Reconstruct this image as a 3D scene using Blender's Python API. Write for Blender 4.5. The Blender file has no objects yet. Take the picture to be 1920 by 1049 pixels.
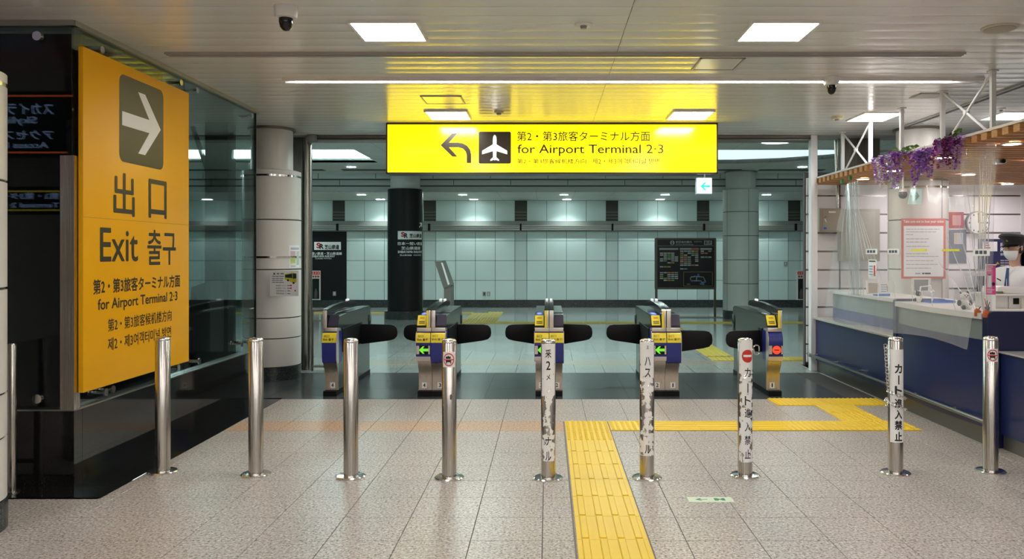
import bpy, bmesh, math, random
from mathutils import Vector, noise

# ------------------------------------------------------------------ camera, world, exposure
SC = bpy.context.scene
COL = SC.collection
FOC, VX, VY, EYE = 1530.0, 1027.0, 475.0, 1.6      # focal length and vanishing point in pixels of the 1920x1049 frame
cam_data = bpy.data.cameras.new('camera')
cam_data.sensor_width = 36.0
cam_data.lens = FOC / 1920.0 * 36.0
cam_data.shift_x = -(VX - 960.0) / 1920.0
cam_data.shift_y = -(524.5 - VY) / 1920.0
cam_data.clip_start = 0.05
cam = bpy.data.objects.new('camera', cam_data)
cam.location = (0, 0, EYE)
cam.rotation_euler = (math.pi / 2, 0, 0)
COL.objects.link(cam)
SC.camera = cam
world = bpy.data.worlds.new('world')
SC.world = world
world.use_nodes = True
world.node_tree.nodes['Background'].inputs[0].default_value = (0.9, 1.0, 1.0, 1)
world.node_tree.nodes['Background'].inputs[1].default_value = 0.05
SC.view_settings.view_transform = 'Standard'
SC.view_settings.look = 'None'
SC.view_settings.exposure = 0.38
SC.view_settings.gamma = 1.0
SC.view_settings.use_curve_mapping = False

PANEL_LIGHT = 26.0      # radiance of the square ceiling lights
STRIP_LIGHT = 16.0
HALL_LIGHT = 18.0
random.seed(4)

# ------------------------------------------------------------------ helpers
def W(px, py, Y):
    """point at depth Y that the photograph shows at (px, py)"""
    return ((px - VX) * Y / FOC, Y, EYE - (py - VY) * Y / FOC)

def world_loc(o):
    v = Vector((0, 0, 0))
    while o is not None:
        v = v + o.location
        o = o.parent
    return v

MATS = {}
def mat(name, color=(0.8, 0.8, 0.8), rough=0.5, metal=0.0, emit=None, strength=0.0, ior=1.5, coat=0.0, alpha=None, spec=None):
    if name in MATS:
        return MATS[name]
    m = bpy.data.materials.new(name)
    m.use_nodes = True
    b = m.node_tree.nodes['Principled BSDF']
    b.inputs['Base Color'].default_value = (*color, 1)
    b.inputs['Roughness'].default_value = rough
    b.inputs['Metallic'].default_value = metal
    b.inputs['IOR'].default_value = ior
    b.inputs['Coat Weight'].default_value = coat
    if spec is not None:
        b.inputs['Specular IOR Level'].default_value = spec
    if emit:
        b.inputs['Emission Color'].default_value = (*emit, 1)
        b.inputs['Emission Strength'].default_value = strength
    MATS[name] = m
    return m

def ramp(nt, fac, stops, interp='LINEAR'):
    r = nt.nodes.new('ShaderNodeValToRGB')
    r.color_ramp.interpolation = interp
    e = r.color_ramp.elements
    while len(e) < len(stops):
        e.new(0.5)
    for el, (p, c) in zip(e, stops):
        el.position = p
        el.color = (*c, 1)
    nt.links.new(fac, r.inputs[0])
    return r.outputs[0]

def pos_noise(nt, scale, detail=2.0, rough=0.6, stretch=None):
    g = nt.nodes.new('ShaderNodeNewGeometry')
    src = g.outputs['Position']
    if stretch:
        mp = nt.nodes.new('ShaderNodeMapping')
        mp.inputs['Scale'].default_value = stretch
        nt.links.new(src, mp.inputs[0])
        src = mp.outputs[0]
    n = nt.nodes.new('ShaderNodeTexNoise')
    n.inputs['Scale'].default_value = scale
    n.inputs['Detail'].default_value = detail
    n.inputs['Roughness'].default_value = rough
    nt.links.new(src, n.inputs['Vector'])
    return n.outputs[0]

def mixrgb(nt, a, b, fac=0.5, mode='MIX'):
    m = nt.nodes.new('ShaderNodeMix')
    m.data_type = 'RGBA'
    m.blend_type = mode
    if isinstance(fac, (int, float)):
        m.inputs[0].default_value = fac
    else:
        nt.links.new(fac, m.inputs[0])
    for s, k in ((a, 6), (b, 7)):
        if isinstance(s, tuple):
            m.inputs[k].default_value = (*s, 1)
        else:
            nt.links.new(s, m.inputs[k])
    return m.outputs[2]

def granite(name, dark, mid, light, scale, rough, spots=None, ior=1.5, coat=0.0, grid=None, joint=(0.08, 0.08, 0.08)):
    m = mat(name, mid, rough, ior=ior, coat=coat)
    nt = m.node_tree
    b = nt.nodes['Principled BSDF']
    c = ramp(nt, pos_noise(nt, scale, 3, 0.75), [(0.38, dark), (0.46, mid), (0.55, mid), (0.62, light)])
    if spots:
        c2 = ramp(nt, pos_noise(nt, scale * 0.55, 2, 0.6), [(0.40, (1, 1, 1)), (0.62, spots)])
        c = mixrgb(nt, c, c2, 1.0, 'MULTIPLY')
    c3 = ramp(nt, pos_noise(nt, 1.3, 2, 0.5), [(0.3, (0.93, 0.93, 0.93)), (0.7, (1.05, 1.04, 1.03))])
    c = mixrgb(nt, c, c3, 1.0, 'MULTIPLY')
    if grid:
        g = nt.nodes.new('ShaderNodeNewGeometry')
        mp = nt.nodes.new('ShaderNodeMapping')
        mp.inputs['Location'].default_value = grid[1]
        nt.links.new(g.outputs['Position'], mp.inputs[0])
        br = nt.nodes.new('ShaderNodeTexBrick')
        br.offset = 0.0
        br.inputs['Scale'].default_value = 1.0
        br.inputs['Mortar Size'].default_value = 0.004
        br.inputs['Brick Width'].default_value = grid[0]
        br.inputs['Row Height'].default_value = grid[0]
        br.inputs['Color1'].default_value = (0, 0, 0, 1)
        br.inputs['Color2'].default_value = (0, 0, 0, 1)
        br.inputs['Mortar'].default_value = (1, 1, 1, 1)
        nt.links.new(mp.outputs[0], br.inputs['Vector'])
        c = mixrgb(nt, c, joint, br.outputs[0])
    nt.links.new(c, b.inputs['Base Color'])
    return m

def brushed(name, color, rough=0.3, stretch=(30, 30, 0.25), amount=0.10):
    m = mat(name, color, rough, 1.0)
    nt = m.node_tree
    b = nt.nodes['Principled BSDF']
    n = pos_noise(nt, 6.0, 3, 0.6, stretch)
    lo = tuple(max(0.0, x * (1 - amount)) for x in color)
    hi = tuple(min(1.0, x * (1 + amount)) for x in color)
    nt.links.new(ramp(nt, n, [(0.3, lo), (0.7, hi)]), b.inputs['Base Color'])
    n2 = ramp(nt, n, [(0.3, (rough * 0.8,) * 3), (0.7, (rough * 1.25,) * 3)])
    nt.links.new(n2, b.inputs['Roughness'])
    return m

class MB:
    """collects shapes that become ONE mesh object"""
    def __init__(s):
        s.v, s.f = [], []
    def add(s, verts, faces):
        o = len(s.v)
        s.v += [tuple(map(float, p)) for p in verts]
        s.f += [tuple(i + o for i in f) for f in faces]
        return s
    def box(s, x0, x1, y0, y1, z0, z1):
        return s.add([(x0, y0, z0), (x1, y0, z0), (x1, y1, z0), (x0, y1, z0), (x0, y0, z1), (x1, y0, z1), (x1, y1, z1), (x0, y1, z1)],
                     [(0, 3, 2, 1), (4, 5, 6, 7), (0, 1, 5, 4), (1, 2, 6, 5), (2, 3, 7, 6), (3, 0, 4, 7)])
    def prism(s, poly, plane, a0, a1):
        """polygon in plane 'yz','xz','xy' pushed along the third axis"""
        def p(u, v, a):
            return {'yz': (a, u, v), 'xz': (u, a, v), 'xy': (u, v, a)}[plane]
        n = len(poly)
        vs = [p(u, v, a0) for u, v in poly] + [p(u, v, a1) for u, v in poly]
        fs = [tuple(range(n)), tuple(range(2 * n - 1, n - 1, -1))]
        fs += [(i, i + n, (i + 1) % n + n, (i + 1) % n) for i in range(n)]
        return s.add(vs, fs)
    def lathe(s, prof, cx=0, cy=0, n=32, a0=0.0, a1=None, cap=True):
        full = a1 is None
        a1 = a0 + 2 * math.pi if full else a1
        m = n if full else n + 1
        vs = []
        for i in range(m):
            a = a0 + (a1 - a0) * i / n
            for r, z in prof:
                vs.append((cx + r * math.sin(a), cy - r * math.cos(a), z))
        k = len(prof)
        fs = []
        for i in range(n):
            j = (i + 1) % m
            for q in range(k - 1):
                fs.append((i * k + q, j * k + q, j * k + q + 1, i * k + q + 1))
        s.add(vs, fs)
        if cap and full:
            for q in (0, k - 1):
                if prof[q][0] > 1e-6:
                    s.add([vs[i * k + q] for i in range(m)], [tuple(range(m)) if q else tuple(range(m - 1, -1, -1))])
        return s
    def rod(s, a, b, r, n=12, r2=None):
        return s.tube([a, b], r, n, r2=r2)
    def tube(s, path, r, n=8, closed=False, r2=None):
        P = [Vector(p) for p in path]
        k = len(P)
        rings = []
        up = None
        for i, p in enumerate(P):
            if closed:
                d = P[(i + 1) % k] - P[i - 1]
            else:
                d = P[min(i + 1, k - 1)] - P[max(i - 1, 0)]
            d.normalize()
            if up is None:
                up = Vector((0, 0, 1)) if abs(d.z) < 0.9 else Vector((1, 0, 0))
            x = d.cross(up)
            if x.length < 1e-6:
                x = d.orthogonal()
            x.normalize()
            y = x.cross(d)
            up = y
            rr = r if r2 is None else r + (r2 - r) * i / (k - 1)
            if isinstance(r, (list, tuple)):
                rr = r[i]
            rings.append([p + x * math.cos(2 * math.pi * j / n) * rr + y * math.sin(2 * math.pi * j / n) * rr for j in range(n)])
        vs = [q for R in rings for q in R]
        fs = []
        for i in range(k if closed else k - 1):
            i2 = (i + 1) % k
            fs += [(i * n + j, i * n + (j + 1) % n, i2 * n + (j + 1) % n, i2 * n + j) for j in range(n)]
        if not closed:
            fs += [tuple(range(n - 1, -1, -1)), tuple((k - 1) * n + j for j in range(n))]
        return s.add(vs, fs)
    def ball(s, c, r, n=12, m=8, sc=(1, 1, 1)):
        vs = [(c[0], c[1], c[2] - r * sc[2])]
        for i in range(1, m):
            t = math.pi * i / m
            for j in range(n):
                a = 2 * math.pi * j / n
                vs.append((c[0] + r * sc[0] * math.sin(t) * math.cos(a), c[1] + r * sc[1] * math.sin(t) * math.sin(a), c[2] - r * sc[2] * math.cos(t)))
        vs.append((c[0], c[1], c[2] + r * sc[2]))
        fs = [(0, 1 + (j + 1) % n, 1 + j) for j in range(n)]
        for i in range(m - 2):
            fs += [(1 + i * n + j, 1 + i * n + (j + 1) % n, 1 + (i + 1) * n + (j + 1) % n, 1 + (i + 1) * n + j) for j in range(n)]
        e = len(vs) - 1
        fs += [(e, 1 + (m - 2) * n + j, 1 + (m - 2) * n + (j + 1) % n) for j in range(n)]
        return s.add(vs, fs)
    def disc(s, c, r, axis='y', t=0.002, n=24, r_in=0.0):
        poly = [(r * math.cos(2 * math.pi * i / n), r * math.sin(2 * math.pi * i / n)) for i in range(n)]
        c = Vector(c)
        def P(u, v, w):
            return {'y': (c.x + u, c.y + w, c.z + v), 'x': (c.x + w, c.y + u, c.z + v), 'z': (c.x + u, c.y + v, c.z + w)}[axis]
        if r_in <= 0:
            vs = [P(u, v, 0) for u, v in poly] + [P(u, v, t) for u, v in poly]
            return s.add(vs, [tuple(range(n)), tuple(range(2 * n - 1, n - 1, -1))] + [(i, i + n, (i + 1) % n + n, (i + 1) % n) for i in range(n)])
        k = r_in / r
        vs = [P(u, v, 0) for u, v in poly] + [P(u * k, v * k, 0) for u, v in poly] + [P(u, v, t) for u, v in poly] + [P(u * k, v * k, t) for u, v in poly]
        fs = []
        for i in range(n):
            j = (i + 1) % n
            fs += [(i, j, j + n, i + n), (i + 2 * n, i + 3 * n, j + 3 * n, j + 2 * n), (i, i + 2 * n, j + 2 * n, j), (i + n, j + n, j + 3 * n, i + 3 * n)]
        return s.add(vs, fs)
    def build(s, name, m, parent=None, smooth=None, bevel=0.0, segs=2):
        me = bpy.data.meshes.new(name)
        base = world_loc(parent) if parent is not None else Vector((0, 0, 0))
        me.from_pydata([(x - base.x, y - base.y, z - base.z) for x, y, z in s.v], [], s.f)
        bm = bmesh.new()
        bm.from_mesh(me)
        if bevel:
            es = [e for e in bm.edges if len(e.link_faces) == 2 and e.calc_face_angle(0) > 0.5]
            bmesh.ops.bevel(bm, geom=es, offset=bevel, segments=segs, affect='EDGES', profile=0.5)
        bmesh.ops.recalc_face_normals(bm, faces=bm.faces)
        bm.to_mesh(me)
        bm.free()
        if smooth is not None or bevel:
            me.polygons.foreach_set('use_smooth', [True] * len(me.polygons))
            me.set_sharp_from_angle(angle=math.radians(smooth or 35))
        me.materials.append(m)
        o = bpy.data.objects.new(name, me)
        COL.objects.link(o)
        if parent is not None:
            o.parent = parent
        return o

def tag(o, label=None, cat=None, group=None, kind=None):
    if label: o['label'] = label
    if cat: o['category'] = cat
    if group: o['group'] = group
    if kind: o['kind'] = kind
    return o
def thing(name, label, cat, loc=(0, 0, 0), group=None):
    o = bpy.data.objects.new(name, None)
    o.empty_display_size = 0.1
    COL.objects.link(o)
    o.location = loc
    return tag(o, label, cat, group)
def struct(name, loc=(0, 0, 0)):
    o = bpy.data.objects.new(name, None)
    o.empty_display_size = 0.1
    COL.objects.link(o)
    o.location = loc
    o['kind'] = 'structure'
    return o
def inst(name, mesh, parent, loc):
    o = bpy.data.objects.new(name, mesh)
    COL.objects.link(o)
    o.parent = parent
    o.location = Vector(loc) - (world_loc(parent) if parent is not None else Vector((0, 0, 0)))
    return o
def box(name, x0, x1, y0, y1, z0, z1, m, parent=None, bevel=0.0):
    return MB().box(x0, x1, y0, y1, z0, z1).build(name, m, parent, bevel=bevel)
def copy_tree(o, parent=None):
    c = o.copy()
    COL.objects.link(c)
    c.parent = parent
    for ch in list(o.children):
        copy_tree(ch, c)
    return c

_gl = {}
def glyphs(body, off=0.0):
    if (body, off) in _gl:
        return _gl[(body, off)]
    c = bpy.data.curves.new('print', 'FONT')
    c.body = body
    c.resolution_u = 3
    o = bpy.data.objects.new('print', c)
    m = o.to_mesh()
    vs = [(v.co.x, v.co.y) for v in m.vertices]
    fs = [tuple(p.vertices) for p in m.polygons]
    o.to_mesh_clear()
    bpy.data.objects.remove(o)
    bpy.data.curves.remove(c)
    if off > 0:      # heavier strokes: the same outline laid over itself, slightly shifted
        k = len(vs)
        sh = ((-off, 0), (off, 0), (0, -off), (0, off))
        fs = [tuple(i + k * q for i in f) for q in range(4) for f in fs]
        vs = [(x + dx, y + dy) for dx, dy in sh for x, y in vs]
    xs = [v[0] for v in vs]; ys = [v[1] for v in vs]
    x0, x1, y0, y1 = min(xs), max(xs), min(ys), max(ys)
    vs = [((x - x0) / max(x1 - x0, 1e-6), (y - y0) / max(y1 - y0, 1e-6)) for x, y in vs]
    _gl[(body, off)] = (vs, fs)
    return vs, fs
def text(body, m, parent, o, ux, uy, w, h, off=0.01, name='lettering', mb=None):
    """print fitted into a w x h box whose lower left corner is o"""
    vs, fs = glyphs(body, off)
    o, ux, uy = Vector(o), Vector(ux), Vector(uy)
    k = max(1, len(vs) // 4) if off > 0 else len(vs) + 1
    nrm = ux.cross(uy).normalized() * 0.0003      # the shifted copies lie a hair apart
    out = [tuple(o + ux * (x * w) + uy * (y * h) + nrm * (i // k)) for i, (x, y) in enumerate(vs)]
    if mb is not None:
        return mb.add(out, fs)
    return MB().add(out, fs).build(name, m, parent)
UX, UZ = (1, 0, 0), (0, 0, 1)
def text_px(body, m, parent, x0, x1, ytop, ybot, Y, off=0.01, name='lettering', mb=None):
    a = W(x0, ybot, Y); b = W(x1, ytop, Y)
    return text(body, m, parent, a, UX, UZ, b[0] - a[0], b[2] - a[2], off, name, mb)
def poly_px(name, pts, Y, t, m, parent, smooth=None):
    """outline seen frontally at depth Y, t thick towards the back"""
    P = [W(x, y, Y) for x, y in pts]
    return MB().prism([(p[0], p[2]) for p in P], 'xz', Y, Y + t).build(name, m, parent, smooth)
def box_px(name, x0, x1, y0, y1, Y, t, m, parent=None, bevel=0.0):
    a = W(x0, y1, Y); b = W(x1, y0, Y)
    return box(name, a[0], b[0], Y, Y + t, a[2], b[2], m, parent, bevel)
def rrect(x0, x1, z0, z1, r, n=5):
    out = []
    for cx, cz, a in ((x1 - r, z1 - r, 0), (x0 + r, z1 - r, 90), (x0 + r, z0 + r, 180), (x1 - r, z0 + r, 270)):
        for i in range(n + 1):
            t = math.radians(a + 90 * i / n)
            out.append((cx + r * math.cos(t), cz + r * math.sin(t)))
    return out
_sl = {}
def sliced(body, off, n=8):
    """print cut into upright slices so that it can bend"""
    if (body, off) in _sl:
        return _sl[(body, off)]
    vs, fs = glyphs(body, off)
    bm = bmesh.new()
    k = max(1, len(vs) // 4) if off > 0 else len(vs) + 1
    bv = [bm.verts.new((x, y, i // k)) for i, (x, y) in enumerate(vs)]
    for f in fs:
        try:
            bm.faces.new([bv[i] for i in f])
        except ValueError:
            pass
    for i in range(1, n):
        bmesh.ops.bisect_plane(bm, geom=bm.verts[:] + bm.edges[:] + bm.faces[:], plane_co=(i / n, 0, 0), plane_no=(1, 0, 0))
    bm.verts.index_update()
    r = ([(v.co.x, v.co.y, r_) for v, r_ in [(v, v.co.z * 0.0003) for v in bm.verts]], [tuple(v.index for v in f.verts) for f in bm.faces])
    bm.free()
    _sl[(body, off)] = r
    return r
def wrap_text(body, m, parent, cx, cy, r, ac, zc, w, h, off=0.01, name='lettering', mb=None):
    """print bent round an upright cylinder, centred at angle ac (0 faces the camera)"""
    vs, fs = sliced(body, off)
    out = []
    for x, y, e in vs:
        a = ac + (x - 0.5) * w / r
        out.append((cx + (r + e) * math.sin(a), cy - (r + e) * math.cos(a), zc + (y - 0.5) * h))
    if mb is not None:
        return mb.add(out, fs)
    return MB().add(out, fs).build(name, m, parent)
def wrap_patch(cx, cy, r, a0, a1, z0, z1, n=10):
    return MB().lathe([(r, z0), (r, z1)], cx, cy, n, a0, a1)

# ------------------------------------------------------------------ materials
GRANITE = granite('pale granite', (0.06, 0.052, 0.05), (0.47, 0.43, 0.40), (0.74, 0.70, 0.67), 62, 0.36, (0.80, 0.76, 0.73))
PEACH = granite('peach granite', (0.20, 0.11, 0.06), (0.56, 0.37, 0.24), (0.72, 0.54, 0.40), 62, 0.36, (0.85, 0.78, 0.7))
DARKTILE = granite('dark grey stone', (0.03, 0.035, 0.037), (0.058, 0.066, 0.07), (0.08, 0.09, 0.092), 60, 0.22, ior=1.45)
HALLTILE = granite('polished hall stone', (0.17, 0.18, 0.17), (0.33, 0.36, 0.35), (0.45, 0.48, 0.46), 60, 0.13, ior=1.6, grid=(0.4, (0.03, -0.1, 0)), joint=(0.12, 0.13, 0.13))
REARTILE = granite('rear granite', (0.1, 0.09, 0.085), (0.42, 0.385, 0.355), (0.62, 0.58, 0.55), 75, 0.35, (0.8, 0.74, 0.7), grid=(0.4, (0.03, -0.135, 0)))
BLACKSTONE = granite('polished black granite', (0.004, 0.004, 0.004), (0.009, 0.009, 0.009), (0.018, 0.018, 0.018), 120, 0.06)
DARKGRANITE = granite('dark speckled granite', (0.01, 0.013, 0.014), (0.03, 0.038, 0.038), (0.09, 0.10, 0.10), 80, 0.25)
JOINT = mat('joint', (0.05, 0.047, 0.045), 0.9)
CEIL = mat('ceiling enamel', (0.76, 0.74, 0.71), 0.19, ior=1.85)
STEEL = brushed('brushed steel', (0.54, 0.51, 0.47), 0.24)
STEELH = brushed('polished steel', (0.75, 0.74, 0.72), 0.12, amount=0.08)
DKSTEEL = brushed('brown steel', (0.26, 0.235, 0.205), 0.35)
BLACK = mat('black', (0.005, 0.005, 0.006), 0.5, spec=0.2)
BLACKGLOSS = mat('gloss black', (0.006, 0.006, 0.007), 0.12)
WHITE = mat('white enamel', (0.80, 0.79, 0.77), 0.4)
COLWHITE = mat('column enamel', (0.72, 0.69, 0.65), 0.34, ior=1.5)
HALLWHITE = mat('hall enamel', (0.63, 0.76, 0.74), 0.33)
PAPER = mat('paper', (0.84, 0.84, 0.83), 0.6)
INK = mat('ink', (0.012, 0.01, 0.01), 0.6)
NAVY = mat('navy laminate', (0.008, 0.016, 0.085), 0.35)
YELLOWTILE = mat('tactile yellow', (0.80, 0.55, 0.02), 0.45)
SIGNYELLOW = mat('sign yellow', (0.85, 0.42, 0.002), 0.38, spec=0.3)
RED = mat('red', (0.62, 0.03, 0.02), 0.5)
def emis(name, color, s):
    return mat(name, tuple(0.5 * c for c in color), 0.5, emit=color, strength=s)
LAMP = emis('lit diffuser', (1.0, 0.975, 0.94), PANEL_LIGHT)
STRIP = emis('lit strip', (1.0, 0.985, 0.96), STRIP_LIGHT)
HALLLAMP = emis('hall lamp', (0.80, 1.0, 0.96), 36.0)
HALLCOVE = emis('hall cove', (0.72, 1.0, 0.98), HALL_LIGHT)

def glass_mat(name, tint, refl=1.0, rough=0.02, haze=0.0):
    m = bpy.data.materials.new(name)
    m.use_nodes = True
    nt = m.node_tree
    nt.nodes.clear()
    out = nt.nodes.new('ShaderNodeOutputMaterial')
    tr = nt.nodes.new('ShaderNodeBsdfTransparent')
    tr.inputs[0].default_value = (*tint, 1)
    gl = nt.nodes.new('ShaderNodeBsdfGlossy')
    gl.inputs['Roughness'].default_value = rough
    fr = nt.nodes.new('ShaderNodeFresnel')
    fr.inputs[0].default_value = 1.5
    mul = nt.nodes.new('ShaderNodeMath'); mul.operation = 'MULTIPLY'
    mul.inputs[1].default_value = refl
    nt.links.new(fr.outputs[0], mul.inputs[0])
    mx = nt.nodes.new('ShaderNodeMixShader')
    nt.links.new(mul.outputs[0], mx.inputs[0])
    src = tr.outputs[0]
    if haze:
        df = nt.nodes.new('ShaderNodeBsdfDiffuse')
        df.inputs[0].default_value = (0.9, 0.9, 0.92, 1)
        mh = nt.nodes.new('ShaderNodeMixShader')
        mh.inputs[0].default_value = haze
        nt.links.new(tr.outputs[0], mh.inputs[1])
        nt.links.new(df.outputs[0], mh.inputs[2])
        src = mh.outputs[0]
    nt.links.new(src, mx.inputs[1])
    nt.links.new(gl.outputs[0], mx.inputs[2])
    nt.links.new(mx.outputs[0], out.inputs[0])
    return m
GLASS = glass_mat('grey glass', (0.80, 0.86, 0.85), 0.55)
GLASSCLEAR = glass_mat('counter glass', (0.75, 0.85, 0.84), 1.0)
VINYL = glass_mat('clear vinyl', (0.97, 0.965, 0.97), 0.45, 0.14, 0.15)

# ================================================================== STRUCTURE: floors
FX0, FY0, T = -0.03, 4.535, 0.4
fl = struct('floor')
box('subfloor', -4.6, 3.75, 3.0, 8.94, -0.1, -0.004, JOINT, fl)
tile_meshes = {}
def tile_mesh(w, d, m, th=0.03, gap=0.004):
    k = (round(w, 3), round(d, 3), m.name)
    if k not in tile_meshes:
        g = gap / 2
        me = bpy.data.meshes.new('tile')
        b = 0.0012
        x0, x1, y0, y1 = g, w - g, g, d - g
        me.from_pydata([(x0, y0, -th), (x1, y0, -th), (x1, y1, -th), (x0, y1, -th), (x0, y0, -b), (x1, y0, -b), (x1, y1, -b), (x0, y1, -b),
                        (x0 + b, y0 + b, 0), (x1 - b, y0 + b, 0), (x1 - b, y1 - b, 0), (x0 + b, y1 - b, 0)], [],
                       [(0, 1, 5, 4), (1, 2, 6, 5), (2, 3, 7, 6), (3, 0, 4, 7), (4, 5, 9, 8), (5, 6, 10, 9), (6, 7, 11, 10), (7, 4, 8, 11), (8, 9, 10, 11)])
        me.materials.append(m)
        tile_meshes[k] = me
    return tile_meshes[k]
for j in range(-3, 11):
    y0 = FY0 + T * j
    xl = -4.43 if y0 < 5.3 else -2.92
    for i in range(-11, 10):
        x0, x1 = FX0 + T * i, FX0 + T * (i + 1)
        x0, x1 = max(x0, xl), min(x1, 3.63)
        if x1 - x0 < 0.04:
            continue
        m = PEACH if (j == 7 and x1 < 0.5) else GRANITE
        inst('floor_tile', tile_mesh(x1 - x0, T, m), fl, (x0, y0, 0))
box('floor_rear', -9.5, 8.5, -6.5, 3.335, -0.1, 0.0, REARTILE)['kind'] = 'structure'
box('floor_rear_left', -9.5, -4.43, 3.335, 5.3, -0.1, 0.0, REARTILE)['kind'] = 'structure'
box('floor_booth', 3.63, 8.5, 3.335, 12.0, -0.1, 0.0, REARTILE)['kind'] = 'structure'
fb = struct('floor_border')
for x0, x1, y0, y1 in ((-9.5, -6.1, 5.3, 5.62), (-6.1, -2.92, 5.3, 5.62), (-3.27, -2.92, 5.62, 7.4), (-3.27, -2.92, 7.4, 9.0), (-4.6, -3.27, 8.72, 9.0)):
    inst('border_slab', tile_mesh(x1 - x0, y1 - y0, BLACKSTONE), fb, (x0, y0, 0.0))
fg = struct('floor_gate')
box('subfloor', -4.8, 3.75, 8.94, 10.9, -0.1, -0.004, JOINT, fg)
for j, (y0, y1) in enumerate(((8.937, 9.62), (9.62, 10.26), (10.26, 10.9))):
    xs = [-4.7] + [-3.9 + 0.8 * i for i in range(10)]
    for x0, x1 in zip(xs, xs[1:]):
        inst('stone_slab', tile_mesh(min(x1, 3.63) - x0, y1 - y0, DARKTILE, gap=0.002), fg, (x0, y0, 0))
fh = struct('floor_hall')
box('polished_floor', -16, 14, 10.9, 24.3, -0.1, 0.0, HALLTILE, fh)
HPEACH = granite('hall peach stone', (0.2, 0.17, 0.13), (0.38, 0.345, 0.28), (0.46, 0.42, 0.36), 60, 0.14, ior=1.6)
for i in range(9):
    inst('peach_tile', tile_mesh(0.8, 0.42, HPEACH, 0.01, gap=0.0), fh, (-3.23 + 0.8 * i, 11.7, 0.0015))

# ================================================================== tactile paving
def dot_tile(w=0.4, d=0.4, nx=8, ny=8, r=0.0165, m=YELLOWTILE):
    mb = MB().box(0.002, w - 0.002, 0.002, d - 0.002, -0.004, 0.004)
    for i in range(nx):
        for j in range(ny):
            x, y = w * (i + 0.5) / nx, d * (j + 0.5) / ny
            mb.lathe([(r, 0.004), (r * 0.65, 0.011)], x, y, 7)
    return mb
def bar_tile(w=0.4, d=0.4, n=4, along='y', m=YELLOWTILE):
    mb = MB().box(0.002, w - 0.002, 0.002, d - 0.002, -0.004, 0.004)
    for i in range(n):
        if along == 'y':
            c = w * (i + 0.5) / n
            mb.prism([(c - 0.022, 0.004), (c - 0.017, 0.011), (c + 0.017, 0.011), (c + 0.022, 0.004)], 'xz', 0.012, d - 0.012)
        else:
            c = d * (i + 0.5) / n
            mb.prism([(c - 0.022, 0.004), (c - 0.017, 0.011), (c + 0.017, 0.011), (c + 0.022, 0.004)], 'yz', 0.012, w - 0.012)
    return mb
def mesh_of(mb, m):
    o = mb.build('tactile_tile', m)
    me = o.data
    bpy.data.objects.remove(o)
    return me
DOT, BARY, BARX = mesh_of(dot_tile(), YELLOWTILE), mesh_of(bar_tile(along='y'), YELLOWTILE), mesh_of(bar_tile(along='x'), YELLOWTILE)
EDGE = mat('grey sealant', (0.16, 0.13, 0.13), 0.7)
tp = thing('tactile_path', 'yellow tactile strip of barred tiles running towards the viewer between the bollards', 'tactile paving', (0.36, 5.5, 0.001))
ys = [FY0 + T * j for j in range(-2, 8)]
for j, y in enumerate(ys):
    inst('tactile_tile', DOT if j >= 8 else BARY, tp, (0.16, y, 0.004))
for x in (0.150, 0.562):
    box('edge_strip', x - 0.004, x + 0.006, ys[0], 7.735, -0.001, 0.003, EDGE, tp)
tc = thing('tactile_crosspath', 'yellow tactile row crossing the floor in front of the gates', 'tactile paving', (1.8, 7.53, 0.001))
for i in range(7):
    x = 0.568 + 0.4 * i
    w = BARX if 1 <= i <= 3 else DOT
    inst('tactile_tile', w, tc, (x, 7.335, 0.004))
tb = thing('tactile_corner', 'yellow dotted tactile tiles beside the blue ticket counter', 'tactile paving', (3.0, 8.3, 0.001))
inst('tactile_tile', DOT, tb, (2.8, 7.74, 0.004)); inst('tactile_tile', BARY, tb, (2.8, 8.14, 0.004))
for i in range(3):
    inst('tactile_tile', DOT, tb, (2.405 + 0.4 * i, 8.545, 0.004))
YH = mat('hall tactile yellow', (0.50, 0.40, 0.06), 0.4)
HB = mesh_of(bar_tile(along='x'), YH); HD = mesh_of(dot_tile(nx=6, ny=6), YH); HBY = mesh_of(bar_tile(along='y'), YH)
th = thing('hall_tactile_path', 'long thin yellow tactile line crossing the hall floor behind the gates', 'tactile paving', (0, 17.4, 0.001))
for i in range(-4, 20):
    inst('tactile_tile', HB, th, (0.4 * i, 18.5, 0.004))
th = thing('hall_tactile_line', 'yellow tactile line on the hall floor running left from the patch', 'tactile paving', (-5, 21.6, 0.001))
for i in range(-24, -5):
    inst('tactile_tile', HB, th, (0.4 * i, 21.5, 0.004))
th = thing('hall_tactile_junction', 'yellow tactile patch on the hall floor behind the second gate', 'tactile paving', (-1.6, 17.4, 0.001))
for k in range(8):
    for x in (-2.0, -1.6):
        inst('tactile_tile', HD if k < 3 else HBY, th, (x, 18.9 + 0.4 * k - (0.4 if x < -1.8 else 0), 0.004))
for x in (-2.4, -2.8):
    for y in (18.5, 18.9, 19.3):
        inst('tactile_tile', HBY, th, (x, y, 0.004))
th = thing('hall_tactile_branch', 'yellow tactile strip behind the rightmost gates leading away into the hall', 'tactile paving', (2.7, 13, 0.001))
for i in range(14):
    inst('tactile_tile', HBY, th, (2.45, 12.6 + 0.4 * i, 0.004))
for i in range(5):
    inst('tactile_tile', HD if i < 3 else HB, th, (2.45 + 0.4 * i, 12.1, 0.004))

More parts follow.
